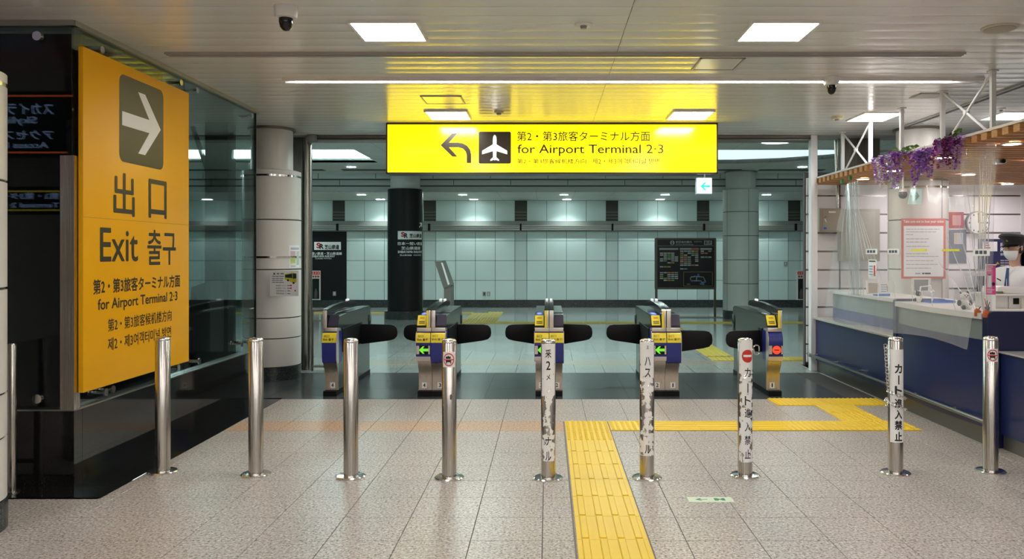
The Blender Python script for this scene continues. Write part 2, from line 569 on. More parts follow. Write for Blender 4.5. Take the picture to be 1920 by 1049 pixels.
# ================================================================== ceiling of aluminium planks
ce = struct('ceiling')
box('plenum', -9.5, 8.5, -6.5, 11.1, 3.225, 3.3, mat('plenum', (0.25, 0.25, 0.25), 0.9), ce)
def plank_mesh(w):
    me = bpy.data.meshes.new('ceiling_plank')
    n, d = 8, 0.194
    prof = [(-d / 2, 0.02)] + [(-d / 2 + d * i / n, 0.0 + 0.0025 * (2 * i / n - 1) ** 2) for i in range(n + 1)] + [(d / 2, 0.02)]
    vs = [(0, y, z) for y, z in prof] + [(w, y, z) for y, z in prof]
    k = len(prof)
    me.from_pydata(vs, [], [(i, i + 1, i + 1 + k, i + k) for i in range(k - 1)])
    me.polygons.foreach_set('use_smooth', [True] * len(me.polygons))
    me.set_sharp_from_angle(angle=math.radians(30))
    me.materials.append(CEIL)
    return me
pl1, pl2 = plank_mesh(10.048), plank_mesh(7.94)
for j in range(88):
    y = -6.4 + 0.2 * j
    if y > 11.05: break
    inst('ceiling_plank', pl1, ce, (-9.5, y, 3.2))
    inst('ceiling_plank', pl2, ce, (0.552, y, 3.2))
# long air slot and the strip light
tr = struct('trim_1')
box('slot', -3.0, 3.28, 6.50, 6.56, 3.19, 3.205, mat('slot dark', (0.05, 0.05, 0.06), 0.6), tr)
for y in (6.49, 6.53, 6.565):
    box('slot_edge', -3.05, 3.33, y, y + 0.012, 3.183, 3.205, mat('slot edge', (0.4, 0.38, 0.36), 0.4), tr)
tr = struct('trim_2')
box('slot', 4.47, 4.53, 6.0, 10.2, 3.19, 3.205, MATS['slot dark'], tr)
for x in (4.45, 4.53):
    box('slot_edge', x, x + 0.02, 6.0, 10.2, 3.183, 3.205, MATS['slot edge'], tr)
sl = thing('strip_light', 'long thin glowing strip light recessed across the ceiling', 'light', (0.7, 7.5, 3.2))
box('frame', -2.42, 3.98, 7.43, 7.445, 3.17, 3.202, WHITE, sl)
box('frame', -2.42, 3.98, 7.525, 7.54, 3.17, 3.202, WHITE, sl)
box('diffuser', -2.33, 3.72, 7.447, 7.523, 3.182, 3.2, STRIP, sl)
def square_light(x0, x1, y0, y1, label, group='square ceiling lights'):
    t = thing('ceiling_light', label, 'light', ((x0 + x1) / 2, (y0 + y1) / 2, 3.2), group)
    f = 0.018
    mb = MB()
    mb.box(x0 - f, x1 + f, y0 - f, y0, 3.182, 3.203); mb.box(x0 - f, x1 + f, y1, y1 + f, 3.182, 3.203)
    mb.box(x0 - f, x0, y0, y1, 3.182, 3.203); mb.box(x1, x1 + f, y0, y1, 3.182, 3.203)
    mb.build('frame', WHITE, t)
    xm = (x0 + x1) / 2
    for a, b in ((x0, xm - 0.002), (xm + 0.002, x1)):
        box('diffuser', a, b, y0, y1, 3.186, 3.2, LAMP, t)
square_light(-1.36, -0.91, 5.62, 6.09, 'square ceiling light nearest the viewer above the tall yellow exit panel side')
square_light(1.42, 1.87, 5.62, 6.09, 'square ceiling light nearest the viewer on the ticket counter side')
square_light(-1.37, -0.92, 9.15, 9.68, 'square ceiling light above the arrow end of the long yellow sign')
square_light(1.42, 1.86, 9.15, 9.68, 'square ceiling light above the far end of the lettered yellow sign')
square_light(3.60, 4.02, 9.25, 9.8, 'square ceiling light above the wisteria and counter canopy')
square_light(5.15, 5.6, 9.2, 9.7, 'square ceiling light cut by the frame above the wooden canopy')
for x in (-4.2, -1.36, 1.42, 4.2):  # ceiling grid continued out of view, put in for its light
    for y in (2.2, 0.0, -2.2, -4.4):
        square_light(x, x + 0.45, y, y + 0.47, 'unseen square ceiling light added behind the viewer', 'square ceiling lights added behind the viewer')
for y in (-0.8, -3.2):  # unseen strips added to brighten upright surfaces from behind the camera
    sl = thing('strip_light', 'unseen strip light added across the ceiling behind the viewer', 'light', (0.7, y, 3.2), 'strip lights added behind the viewer')
    box('frame', -4.42, 5.98, y - 0.055, y + 0.055, 3.19, 3.203, WHITE, sl)
    box('diffuser', -4.33, 5.9, y - 0.04, y + 0.04, 3.178, 3.2, STRIP, sl)

# ================================================================== enclosing walls of the concourse
for nm, a in (('wall_rear', (-9.5, 8.5, -6.6, -6.5, 0, 3.3)), ('wall_left', (-9.6, -9.5, -6.5, 11.1, 0, 3.3)), ('wall_right', (8.5, 8.6, -6.5, 12, 0, 3.3))):
    box(nm, *a, mat('rear wall', (0.62, 0.60, 0.58), 0.5))['kind'] = 'structure'
for nm, a in (('wall_hall_left', (-16.1, -16, 10.9, 24.4, 0, 4.2)), ('wall_hall_right', (14, 14.1, 10.9, 24.4, 0, 4.2))):
    box(nm, *a, HALLWHITE)['kind'] = 'structure'
# header beam with the shutter slot between concourse and hall
hb = struct('trim_3')
box('beam', -16, 14, 11.1, 11.5, 3.19, 4.1, mat('beam enamel', (0.30, 0.29, 0.28), 0.5), hb)
box('shutter_slot', -3.3, 3.62, 11.08, 11.36, 3.135, 3.19, DKSTEEL, hb)
box('shutter_lip', -3.2, 3.6, 11.06, 11.08, 3.15, 3.165, mat('slot dark', (0.05, 0.05, 0.06), 0.6), hb)
box('rail_bracket', -3.24, -3.13, 10.98, 11.1, 3.1, 3.2, mat('bracket grey', (0.24, 0.23, 0.22), 0.5), hb, bevel=0.008)
# wall beside the opening behind the left column
box('wall_gate_left', -16, -5.6, 11.1, 11.3, 0, 3.2, mat('dark wall', (0.05, 0.055, 0.055), 0.4))['kind'] = 'structure'
# ================================================================== hall ceiling
hc = struct('ceiling_hall')
HCEIL = granite('hall ceiling board', (0.50, 0.53, 0.52), (0.53, 0.56, 0.55), (0.56, 0.58, 0.57), 10, 0.5, grid=(1.35, (0.5, 0.2, 0)), joint=(0.10, 0.11, 0.11))
HPLAIN = mat('hall ceiling enamel', (0.50, 0.55, 0.54), 0.45)
zc = 3.6
far_l = [(-16, 18.0), (-3.75, 18.0)]
far_r = [(3.3, 18.25), (4.2, 18.2), (5.1, 17.9), (5.9, 17.3), (6.4, 16.7), (6.8, 15.8)]
box('ceiling_board', -16, 14, 11.5, 15.8, zc, zc + 0.05, HCEIL, hc)
box('ceiling_board', -3.75, 3.3, 15.8, 20.5, zc, zc + 0.05, HCEIL, hc)
box('ceiling_board', -16, -3.75, 18.0, 20.5, zc, zc + 0.05, HCEIL, hc)
MB().prism(far_r + [(14, 15.8), (14, 20.5), (3.3, 20.5)], 'xy', zc, zc + 0.05).build('ceiling_board', HCEIL, hc)
box('recess_top', -16, 14, 15.8, 20.5, 4.05, 4.1, HPLAIN, hc)
for nm, far in (('west', far_l), ('east', far_r)):
    lc = thing('cove_light', {'west': 'long straight glowing light cove in the hall ceiling behind the steel pipe', 'east': 'curved glowing light cove in the hall ceiling above the tiled round column'}[nm], 'light', (far[0][0], 18, zc))
    for (xa, ya), (xb, yb) in zip(far, far[1:]):
        MB().add([(xa, ya, zc), (xb, yb, zc), (xb, yb, zc + 0.09), (xa, ya, zc + 0.09)], [(0, 1, 2, 3)]).build('cove_lip', HPLAIN, lc)
        MB().add([(xa, ya + 0.03, zc + 0.09), (xb, yb + 0.03, zc + 0.09), (xb, yb + 0.03, zc + 0.45), (xa, ya + 0.03, zc + 0.45)], [(0, 1, 2, 3)]).build('glowing_panel', HALLCOVE if nm == 'west' else emis('soft cove', (0.78, 0.96, 1.0), 0.75), lc)
    if nm == 'west':
        MB().add([(-3.75, 15.8, zc), (-3.75, 18, zc), (-3.75, 18, zc + 0.45), (-3.75, 15.8, zc + 0.45)], [(0, 1, 2, 3)]).build('cove_end', HPLAIN, lc)
    else:
        MB().add([(3.3, 15.8, zc), (3.3, 18.25, zc), (3.3, 18.25, zc + 0.45), (3.3, 15.8, zc + 0.45)], [(0, 1, 2, 3)]).build('cove_end', HPLAIN, lc)
# stepped bulkhead
fz = struct('trim_4')
VENT = mat('vent dark', (0.02, 0.02, 0.018), 0.6)
for i in range(-8, 8):
    box('air_vent', -0.15 + 2.0 * i - 0.78, -0.15 + 2.0 * i + 0.78, 19.45, 19.75, 3.592, 3.602, VENT, fz)
HPALE = mat('hall pale', (0.60, 0.66, 0.65), 0.45)
box('bulkhead', -16, 14, 20.45, 20.75, 3.47, 3.66, HPALE, fz)
box('groove', -16, 14, 20.55, 21.0, 3.45, 3.47, VENT, fz)
box('bulkhead', -16, 14, 20.6, 20.9, 3.315, 3.45, HPLAIN, fz)
box('groove', -16, 14, 20.68, 21.0, 3.295, 3.315, VENT, fz)
box('bulkhead', -16, 14, 20.75, 21.1, 3.18, 3.295, HPALE, fz)
box('groove', -16, 14, 20.8, 21.1, 3.16, 3.18, VENT, fz)
for i in range(-9, 9):
    box('joint', 1.44 * i, 1.44 * i + 0.012, 20.445, 20.45, 3.475, 3.6, VENT, fz)
    box('joint', 1.44 * i + 0.5, 1.44 * i + 0.512, 20.595, 20.6, 3.32, 3.445, VENT, fz)
lowc = struct('ceiling_hall_low')
box('low_ceiling', -16, 14, 20.72, 24.2, 3.15, 3.18, granite('low ceiling board', (0.52, 0.56, 0.55), (0.55, 0.59, 0.58), (0.58, 0.61, 0.6), 10, 0.45, grid=(1.0, (0.3, 0.1, 0)), joint=(0.2, 0.2, 0.2)), lowc)

# ================================================================== back wall of the hall
WB = 24.0
wb = struct('wall_back')
box('backing', -16, 14, WB + 0.03, WB + 0.2, 0, 3.16, mat('panel joint', (0.035, 0.045, 0.045), 0.7), wb)
U = 0.579
def panel_mesh(w, h, m, th=0.03):
    g = 0.006
    o = MB().box(g, w - g, 0, th, g, h - g).build('panel', m)
    me = o.data
    bpy.data.objects.remove(o)
    return me
rows = [(0.22, 0.80), (0.80, 1.38), (1.38, 1.96), (1.96, 2.24)]
pm = {}
def pan(x, z0, z1, w, m, y=WB):
    k = (round(w, 3), round(z1 - z0, 3), m.name)
    if k not in pm:
        pm[k] = panel_mesh(w, z1 - z0, m)
    inst('wall_panel', pm[k], wb, (x, y, z0))
HALLWALL2 = mat('hall pilaster enamel', (0.52, 0.62, 0.61), 0.33)
bay0, bayw, nar = -0.612, 2.68, 0.354
for b in range(-5, 5):
    x0 = bay0 + bayw * b
    big = (bayw - nar) / 4
    for i in range(4):
        x = x0 + big * i
        if not (-14 < x < 10): continue
        for z0, z1 in rows:
            if -7.6 < x + 0.3 < -5.95: continue
            pan(x, z0, z1, big, HALLWHITE)
        pan(x, 2.54, 3.15, big, HALLWHITE)
    if -14 < x0 + bayw - nar < 10:
        for z0, z1 in rows:
            if -7.6 < x0 + bayw - nar / 2 < -5.95: continue
            pan(x0 + bayw - nar, z0, z1, nar, HALLWALL2, WB + 0.01)
        box('pilaster_slot', x0 + bayw - nar, x0 + bayw, WB + 0.015, WB + 0.03, 2.54, 3.15, mat('slot brown', (0.055, 0.055, 0.045), 0.5), wb)
        for k in range(3):
            box('louvre', x0 + bayw - nar, x0 + bayw, WB, WB + 0.02, 2.62 + 0.09 * k, 2.635 + 0.09 * k, DKSTEEL, wb)
        box('rail_bracket', x0 + bayw - nar / 2 - 0.025, x0 + bayw - nar / 2 + 0.025, WB - 0.2, WB - 0.1, 2.26, 2.46, BLACK, wb)
box('baseboard_back', -16, 14, WB - 0.03, WB + 0.03, 0, 0.22, DARKGRANITE)['kind'] = 'structure'
hr = struct('trim_5')
GREYB = mat('band grey', (0.26, 0.275, 0.26), 0.4)
box('band', -16, 14, WB - 0.1, WB + 0.03, 2.24, 2.54, GREYB, hr)
for z in (2.28, 2.33, 2.38):
    MB().box(-16, 14, WB - 0.13, WB - 0.1, z, z + 0.028).build('rail', mat('rail steel', (0.42, 0.44, 0.42), 0.3, 0.8), hr)
# round and flat downlights in the hall
def hall_light(x, y, z, r, label, spot=0, shape='round'):
    t = thing('hall_downlight', label, 'light', (x, y, z), 'hall downlights')
    if shape == 'round':
        MB().disc((x, y, z - 0.012), r * 1.2, 'z', 0.012, 24, r).build('trim_ring', WHITE, t)
        MB().disc((x, y, z - 0.008), r, 'z', 0.006, 24).build('lens', HALLLAMP, t)
    else:
        MB().box(x - r, x + r, y - r * 0.6, y + r * 0.6, z - 0.012, z).build('lens', HALLLAMP, t)
        MB().box(x - r * 1.1, x + r * 1.1, y - r * 0.75, y + r * 0.75, z - 0.004, z + 0.001).build('trim_plate', WHITE, t)
    if spot:
        l = bpy.data.lights.new('downlight_beam', 'SPOT')
        l.energy = spot
        l.color = (0.85, 1.0, 0.96)
        l.spot_size = math.radians(120)
        l.spot_blend = 0.7
        l.shadow_soft_size = 0.06
        lo = bpy.data.objects.new('downlight_beam', l)
        COL.objects.link(lo)
        lo.parent = t
        lo.location = (0, 0, -0.03)
hall_light(4.1, 14.55, 3.6, 0.30, 'large round downlight in the hall ceiling just right of the yellow sign')
hall_light(-4.55, 18.9, 3.6, 0.09, 'small downlight under the bright light cove behind the pipe', shape='flat')
hall_light(5.9, 18.9, 3.6, 0.09, 'small downlight in the hall ceiling beside the white booth post', shape='flat')
for b, w in ((-3, 'above the black advertisement'), (-2, 'behind the black railway column'), (-1, 'above the slanted lectern'), (0, 'in the middle of the long back wall'), (1, 'above the airline information board'), (2, 'behind the tiled round column')):
    x = bay0 + bayw * b + (bayw - nar) / 2
    hall_light(x - 0.12, 21.6, 3.15, 0.10, 'flat lamp away from the wall ' + w, 60, shape='flat')
    hall_light(x, 23.45, 3.15, 0.11, 'flat lamp close to the wall ' + w, 70, shape='flat')
# unseen panels added in the hall ceiling for its general light
for i, x in enumerate((-9, -6, -1.2, 1.2, 8.5)):
    t = thing('hall_fill_light', 'unseen glowing panel added behind the header beam to light the hall', 'light', (x, 13.2, 3.6), 'added hall fill lights')
    box('diffuser', x - 0.4, x + 0.4, 12.4, 13.2, 3.585, 3.6, HALLLAMP, t)
    box('frame', x - 0.43, x + 0.43, 12.37, 13.23, 3.592, 3.601, WHITE, t)

# ================================================================== black advertising wall, boxes on the back wall
ad = thing('advertising_wall', 'black advertising wall panel with white railway logo and lettering behind the pipe', 'advertisement', (-6.5, WB, 0.2))
MATTBLACK = mat('matt black', (0.007, 0.008, 0.009), 0.4, spec=0.25)
box('panel', W(540, 0, WB)[0], W(650, 0, WB)[0], WB - 0.01, WB + 0.03, 0.22, 2.24, MATTBLACK, ad)
LOGOWHITE = mat('logo white', (0.88, 0.9, 0.9), 0.5)
box_px('logo_plate', 589, 639, 454, 469, WB - 0.02, 0.01, LOGOWHITE, ad)
text_px('S', mat('logo red', (0.55, 0.02, 0.05), 0.5), ad, 593, 601, 455.5, 466, WB - 0.023, 0.05)
text_px('R', INK, ad, 599, 607, 457.5, 467.5, WB - 0.024, 0.05)
text_px('芝山鉄道', INK, ad, 608.5, 636, 459, 468, WB - 0.023, 0.035)
text_px('日本一短い鉄道・芝山鉄道線', LOGOWHITE, ad, 567, 641, 473, 478.5, WB - 0.015, 0.02)
text_px('SHIBAYAMA RAILWAY', LOGOWHITE, ad, 585, 628, 479, 483, WB - 0.015, 0.02)
text_px('芝山鉄道線 시바야마철도', LOGOWHITE, ad, 591, 622, 484, 486.5, WB - 0.015, 0.0)
poly_px('arrow', [(577, 455), (582, 462), (584, 460), (579, 453)], WB - 0.02, 0.005, LOGOWHITE, ad)
poly_px('arrow', [(577, 466), (584, 466), (584, 469), (577, 469)], WB - 0.02, 0.005, LOGOWHITE, ad)
def cabinet(px, label):
    t = thing('extinguisher_cabinet', label, 'cabinet', W(px, 562, WB - 0.05))
    box_px('frame', px - 8.5, px + 8.5, 508, 563, WB - 0.05, 0.05, mat('cabinet cream', (0.66, 0.66, 0.60), 0.5), t)
    box_px('door_glass', px - 6.5, px + 6.5, 523, 561, WB - 0.055, 0.01, mat('smoked pane', (0.012, 0.016, 0.016), 0.1), t)
    box_px('red_header', px - 7.5, px + 7.5, 509.5, 515, WB - 0.056, 0.01, RED, t)
    for i in range(3):
        MB().disc(W(px - 4.5 + 4.5 * i, 512.4, WB - 0.06), 0.016, 'y', 0.004, 10).build('emblem', PAPER, t)
    for i in range(3):
        MB().disc(W(px - 4.5 + 4.5 * i, 519, WB - 0.06), 0.03, 'y', 0.004, 12).build('pictogram', mat('dark red', (0.35, 0.03, 0.02), 0.5), t)
    a = W(px, 552, WB - 0.08)
    MB().lathe([(0.055, a[2] - 0.12), (0.055, a[2] + 0.06), (0.03, a[2] + 0.1), (0.02, a[2] + 0.16)], a[0], WB - 0.062, 12, -math.pi / 2, math.pi / 2).build('extinguisher', mat('extinguisher dark', (0.05, 0.04, 0.04), 0.3), t, smooth=40)
cabinet(592, 'fire extinguisher cabinet on the black advertising wall')
cabinet(1503, 'fire extinguisher cabinet on the pale wall beside the booth post')
def outlet(x, y, n, label):
    t = thing('wall_outlet', label, 'outlet', W(x, y, WB - 0.01))
    for i in range(n):
        box_px('cover_plate', x - 3 + 8 * i, x + 3 + 8 * i, y - 4, y + 4, WB - 0.012, 0.012, mat('plate steel', (0.35, 0.36, 0.33), 0.4, 0.6), t)
        box_px('socket', x - 1 + 8 * i, x + 1 + 8 * i, y - 2.5, y + 2.5, WB - 0.016, 0.006, mat('socket cream', (0.6, 0.6, 0.55), 0.5) if i or n == 1 else VENT, t)
outlet(908, 551.5, 2, 'pair of small wall outlets low on the pale panelled wall')
outlet(627, 551, 1, 'single small outlet low on the black advertising wall')
outlet(1473, 495, 1, 'small square call plate on the pale wall right of the tiled column')

# ================================================================== columns
def column(name, cx, cy, r, joints, zb, zt, rn, ztop, m, bands=(), base_m=DARKGRANITE, vert=(), neck_m=None, base_r=None):
    c = struct(name, (cx, cy, 0))
    MB().lathe([(r - 0.012, 0.0), (r - 0.012, zt - 0.01)], cx, cy, 48).build('core', mat('panel joint', (0.035, 0.045, 0.045), 0.7), c, smooth=40)
    MB().lathe([((base_r or r) + 0.004, 0), ((base_r or r) + 0.004, zb - 0.006), (r - 0.002, zb - 0.003)], cx, cy, 48).build('base', base_m, c, smooth=40)
    zs = [zb] + list(joints) + [zt]
    for z0, z1 in zip(zs, zs[1:]):
        angs = list(vert) if vert else []
        if angs:
            angs = sorted(angs)
            for a0, a1 in zip(angs, angs[1:] + [angs[0] + 2 * math.pi]):
                e = 0.005 / r
                MB().lathe([(r - 0.012, z0 + 0.006), (r, z0 + 0.008), (r, z1 - 0.008), (r - 0.012, z1 - 0.006)], cx, cy, 16, a0 + e, a1 - e).build('cladding_panel', m, c, smooth=40)
        else:
            MB().lathe([(r - 0.012, z0 + 0.006), (r, z0 + 0.008), (r, z1 - 0.008), (r - 0.012, z1 - 0.006)], cx, cy, 48, cap=False).build('cladding_panel', m, c, smooth=40)
    MB().lathe([(r - 0.012, zt - 0.006), (r - 0.03, zt + 0.004), (rn, zt + 0.004)], cx, cy, 48, cap=False).build('shoulder', m, c, smooth=40)
    MB().lathe([(rn, zt - 0.05), (rn, ztop)], cx, cy, 48).build('neck', neck_m or m, c, smooth=40)
    MB().lathe([(rn, ztop - 0.03), (rn + 0.035, ztop - 0.03), (rn + 0.035, ztop)], cx, cy, 48).build('ceiling_ring', DKSTEEL, c, smooth=40)
    for z in bands:
        MB().lathe([(r, z - 0.012), (r + 0.004, z - 0.012), (r + 0.004, z + 0.012), (r, z + 0.012)], cx, cy, 48, cap=False).build('steel_band', STEELH, c, smooth=40)
    return c
jn = (0.53, 0.785, 1.395, 2.02)
column('column_left', -3.548, 10.5, 0.36, jn, 0.17, 2.65, 0.26, 3.2, COLWHITE, (1.55, 2.575))
column('column_near_left', -3.49, 4.62, 0.36, jn, 0.17, 2.65, 0.26, 3.2, COLWHITE, (2.575,))
column('column_booth', 4.76, 10.5, 0.36, jn, 0.17, 2.65, 0.26, 3.2, COLWHITE, (2.43, 2.52), vert=(0.45, 2.5, 4.6))
column('column_hall_right', 4.73, 20.0, 0.43, (0.86, 1.44, 2.02, 2.6), 0.2, 3.15, 0.36, 3.6, mat('column hall enamel', (0.50, 0.54, 0.52), 0.4), vert=(0.22, 1.9, 3.6, 5.2))
bc = column('column_hall_black', -3.49, 20.0, 0.43, (), 0.2, 3.16, 0.36, 3.6, MATTBLACK, base_r=0.5, neck_m=mat('neck enamel', (0.55, 0.58, 0.57), 0.4))
for a in (-1.47, 1.36):
    MB().lathe([(0.43, 0.22), (0.445, 0.22), (0.445, 3.15), (0.43, 3.15)], -3.49, 20.0, 2, a, a + 0.08).build('edge_strip', STEEL, bc)
bl = thing('railway_sticker', 'white railway logo and lettering wrapped on the black round column', 'sticker', (-3.3, 19.57, 1.9))
cx, cy, r = -3.49, 20.0, 0.435
def ang(px): return math.asin(max(-0.97, min(0.97, ((px - VX) * 19.66 / FOC - cx) / r)))
a0, a1 = ang(747), ang(790.5)
MB().lathe([(r, 1.93), (r, 2.13)], cx, cy, 8, a0, a1).build('logo_plate', LOGOWHITE, bl)
am = (a0 + a1) / 2; ww = (a1 - a0) * r
wrap_text('S', MATS['logo red'], bl, cx, cy, r + 0.004, a0 + 0.18 * (a1 - a0), 2.05, ww * 0.13, 0.12, 0.05)
wrap_text('R', INK, bl, cx, cy, r + 0.005, a0 + 0.29 * (a1 - a0), 2.02, ww * 0.13, 0.12, 0.05)
wrap_text('芝山鉄道', INK, bl, cx, cy, r + 0.004, a0 + 0.68 * (a1 - a0), 2.02, ww * 0.55, 0.1, 0.035)
for s, z, h, k in (('日本一短い鉄道', 1.83, 0.08, 1.0), ('芝山鉄道線', 1.72, 0.08, 0.75), ('SHIBAYAMA RAILWAY', 1.63, 0.06, 1.0), ('芝山鉄道線  시바야마선', 1.55, 0.035, 0.85)):
    wrap_text(s, LOGOWHITE, bl, cx, cy, r + 0.002, am, z, ww * k, h, 0.02)
wrap_text('↗', LOGOWHITE, bl, cx, cy, r + 0.002, a1 - 0.15, 2.28, 0.13, 0.13, 0.04)

# ================================================================== glazed black enclosure on the left
GX, GY = -3.25, 5.6
en = struct('wall_enclosure')
for x0, x1 in ((-9.5, -6.3), (-6.3, GX)):
    box('granite_slab', x0 + 0.001, x1 - 0.001, GY, GY + 0.1, 0, 0.515, BLACKSTONE, en)
for y0, y1 in ((GY + 0.1, 6.9), (6.9, 8.1), (8.1, 9.15)):
    box('granite_slab', GX - 0.1, GX, y0 + 0.001, y1 - 0.001, 0, 0.515, BLACKSTONE, en)
box('granite_slab', -5.0, GX - 0.1, 9.05, 9.15, 0, 0.5, BLACKSTONE, en)
SILL = mat('sill steel', (0.32, 0.31, 0.30), 0.3, 0.9)
box('sill', -9.5, GX + 0.004, GY - 0.004, GY + 0.1, 0.515, 0.525, SILL, en)
box('sill', GX - 0.1, GX + 0.004, GY + 0.1, 9.15, 0.515, 0.525, SILL, en)
box('top_frame', GX - 0.06, GX + 0.01, GY, 9.17, 3.165, 3.2, mat('frame grey', (0.30, 0.29, 0.27), 0.4), en)
box('top_frame', -9.5, GX, GY - 0.01, GY + 0.06, 3.165, 3.2, MATS['frame grey'], en)
for y0, y1 in ((GY + 0.02, 7.34), (7.345, 9.12)):
    box('glass_pane', GX - 0.03, GX - 0.018, y0, y1, 0.525, 3.165, GLASS, en)
for x0, x1 in ((-6.6, -4.9), (-4.895, GX - 0.02)):
    box('glass_pane', x0, x1, GY + 0.02, GY + 0.032, 0.525, 3.165, GLASS, en)
box('glass_edge', GX - 0.032, GX - 0.014, 9.12, 9.14, 0.525, 3.165, BLACK, en)
# black sheets standing in for the shade inside, behind the glass
box('shade_sheet', -9.5, GX - 0.15, GY + 0.35, GY + 0.4, 0, 3.2, BLACK, en)
box('shade_sheet', GX - 0.2, GX - 0.15, GY + 0.4, 7.2, 0, 3.2, BLACK, en)
def fitting(y, z, x=GX):
    mb = MB()
    mb.disc((x + 0.02, y, z), 0.028, 'x', 0.012, 14); mb.rod((x - 0.12, y, z), (x + 0.02, y, z), 0.012, 8)
    mb.build('glass_fitting', STEELH, en, smooth=40)
for y, z in ((5.9, 3.07), (7.17, 3.1), (7.5, 3.1), (8.9, 3.1), (5.95, 0.585), (6.05, 0.59), (7.12, 0.60), (7.55, 0.60), (8.6, 0.64), (8.78, 0.64)):
    fitting(y, z)
for x, z in ((-3.5, 3.09), (-3.5, 0.60)):
    MB().disc((x, GY - 0.012, z), 0.032, 'y', 0.03, 14).build('glass_fitting', STEELH, en, smooth=40)
cp = struct('trim_6')
box('corner_post', -3.34, GX + 0.006, GY - 0.012, GY + 0.06, 0.525, 2.27, STEEL, cp)
# pillar, brace and escalator wedge seen through the glass
pi = struct('column_inner')
box('pillar', -4.18, -3.9, 9.95, 10.2, 0, 3.2, mat('dark pillar', (0.03, 0.034, 0.034), 0.35), pi)
MB().rod((-4.35, 10.0, 3.15), (-4.15, 10.0, 2.55), 0.03, 8).build('brace', DKSTEEL, pi)
ew = thing('escalator_wedge', 'dark sloping casing standing behind the tinted glass', 'casing', (-3.9, 9.8, 0.0))
MB().prism([(-4.25, 0.0), (-3.93, 0.0), (-3.93, 1.28), (-4.15, 1.2)], 'xz', 9.5, 9.9).build('casing', mat('dark casing', (0.05, 0.055, 0.058), 0.4), ew)

# tall yellow exit panel
ex = thing('exit_sign', 'tall yellow exit panel with white arrow fixed on the black glass wall', 'sign', (GX, 6.45, 0.63))
XS = GX + 0.045
box('panel', GX + 0.01, XS, 5.63, 7.29, 0.635, 3.03, SIGNYELLOW, ex, bevel=0.004)
DKBROWN = mat('sign brown black', (0.028, 0.022, 0.012), 0.45)
MB().prism(rrect(6.105, 6.80, 2.29, 2.95, 0.06), 'yz', XS, XS + 0.002).build('arrow_plate', DKBROWN, ex)
MB().prism([(6.14, 2.67), (6.56, 2.67), (6.38, 2.86), (6.49, 2.86), (6.75, 2.62), (6.49, 2.38), (6.38, 2.38), (6.56, 2.565), (6.14, 2.565)], 'yz', XS + 0.002, XS + 0.004).build('arrow', mat('arrow white', (0.80, 0.80, 0.80), 0.5), ex)
UY = (0, 1, 0)
for s, y0, y1, z0, z1, o in (('出', 6.02, 6.33, 1.88, 2.205, 0.012), ('口', 6.55, 6.86, 1.885, 2.2, 0.012), ('Exit', 5.84, 6.38, 1.535, 1.785, 0.008), ('출구', 6.53, 7.03, 1.50, 1.79, 0.01),
                             ('第2・第3旅客ターミナル方面', 5.75, 7.11, 1.305, 1.415, 0.02), ('for Airport Terminal 2·3', 5.81, 7.06, 1.168, 1.272, 0.016),
                             ('第2・第3旅客候机楼方向', 5.944, 6.95, 1.025, 1.12, 0.005), ('제2・제3여객터미널 방면', 5.944, 6.94, 0.885, 0.98, 0.008)):
    text(s, DKBROWN, ex, (XS + 0.0015, y0, z0), UY, UZ, y1 - y0, z1 - z0, o)
box('seam', XS, XS + 0.0008, 5.63, 7.29, 1.848, 1.852, mat('seam', (0.5, 0.27, 0.01), 0.5), ex)

# steel post and rail in front of the black wall, beside the near column
sp = thing('handrail_post', 'slim steel post in front of the black wall beside the near column', 'post', (-3.55, 5.42, 0))
MB().lathe([(0.028, 0), (0.028, 0.98), (0.02, 0.995), (0, 0.995)], -3.585, 5.46, 20).build('post', STEEL, sp, smooth=40)
MB().lathe([(0.05, 0), (0.05, 0.008), (0.03, 0.01)], -3.585, 5.46, 20).build('base_plate', STEEL, sp)
MB().rod((-3.585, 5.46, 0.14), (-4.3, 5.35, 0.1), 0.016, 10).build('side_rail', DKSTEEL, sp, smooth=40)

# hanging direction signs whose mirror image the black glass shows
LCDBLUE = emis('lit letters', (0.4, 0.55, 0.9), 2.2)
def hanging(name, label, x0, x1, z0, z1, y, line_m, rows):
    t = thing(name, label, 'sign', ((x0 + x1) / 2, y, z0))
    box('case', x0, x1, y - 0.12, y, z0, z1, BLACK, t)
    box('line', x0, x1, y, y + 0.003, z1 - 0.05, z1 - 0.035, line_m, t)
    box('line', x0, x1, y, y + 0.003, z0 + 0.03, z0 + 0.045, line_m, t)
    zt_ = 3.2 if z1 > 2.5 else 2.47
    box('hanger', x0 + 0.1, x0 + 0.13, y - 0.08, y - 0.05, z1, zt_, DKSTEEL, t)
    box('hanger', x1 - 0.13, x1 - 0.1, y - 0.08, y - 0.05, z1, zt_, DKSTEEL, t)
    for s, a, w, zz, h in rows:
        text(s, LCDBLUE, t, (a, y + 0.004, zz), (-1, 0, 0), UZ, w, h, 0.01)
    return t
ORL = emis('orange line', (0.9, 0.16, 0.03), 2.0); YEL = emis('yellow line', (0.6, 0.5, 0.03), 1.6)
h1 = hanging('train_sign', 'hanging train direction sign whose lit letters mirror in the black glass', -6.2, -4.25, 2.47, 3.06, 3.9, ORL,
        [('スカイライナー', -4.45, 0.75, 2.85, 0.1), ('Skyliner', -4.6, 0.45, 2.75, 0.08), ('アクセス特急', -4.45, 0.7, 2.62, 0.09), ('Access Express', -4.5, 0.7, 2.53, 0.07)])
h2 = hanging('terminal_sign', 'hanging terminal sign with yellow lines mirrored low in the black glass', -6.2, -4.25, 1.95, 2.2, 3.9, YEL,
        [('第2・第3ターミナル', -4.4, 0.8, 2.085, 0.06), ('Terminal 2·3', -4.4, 0.5, 2.01, 0.045)])

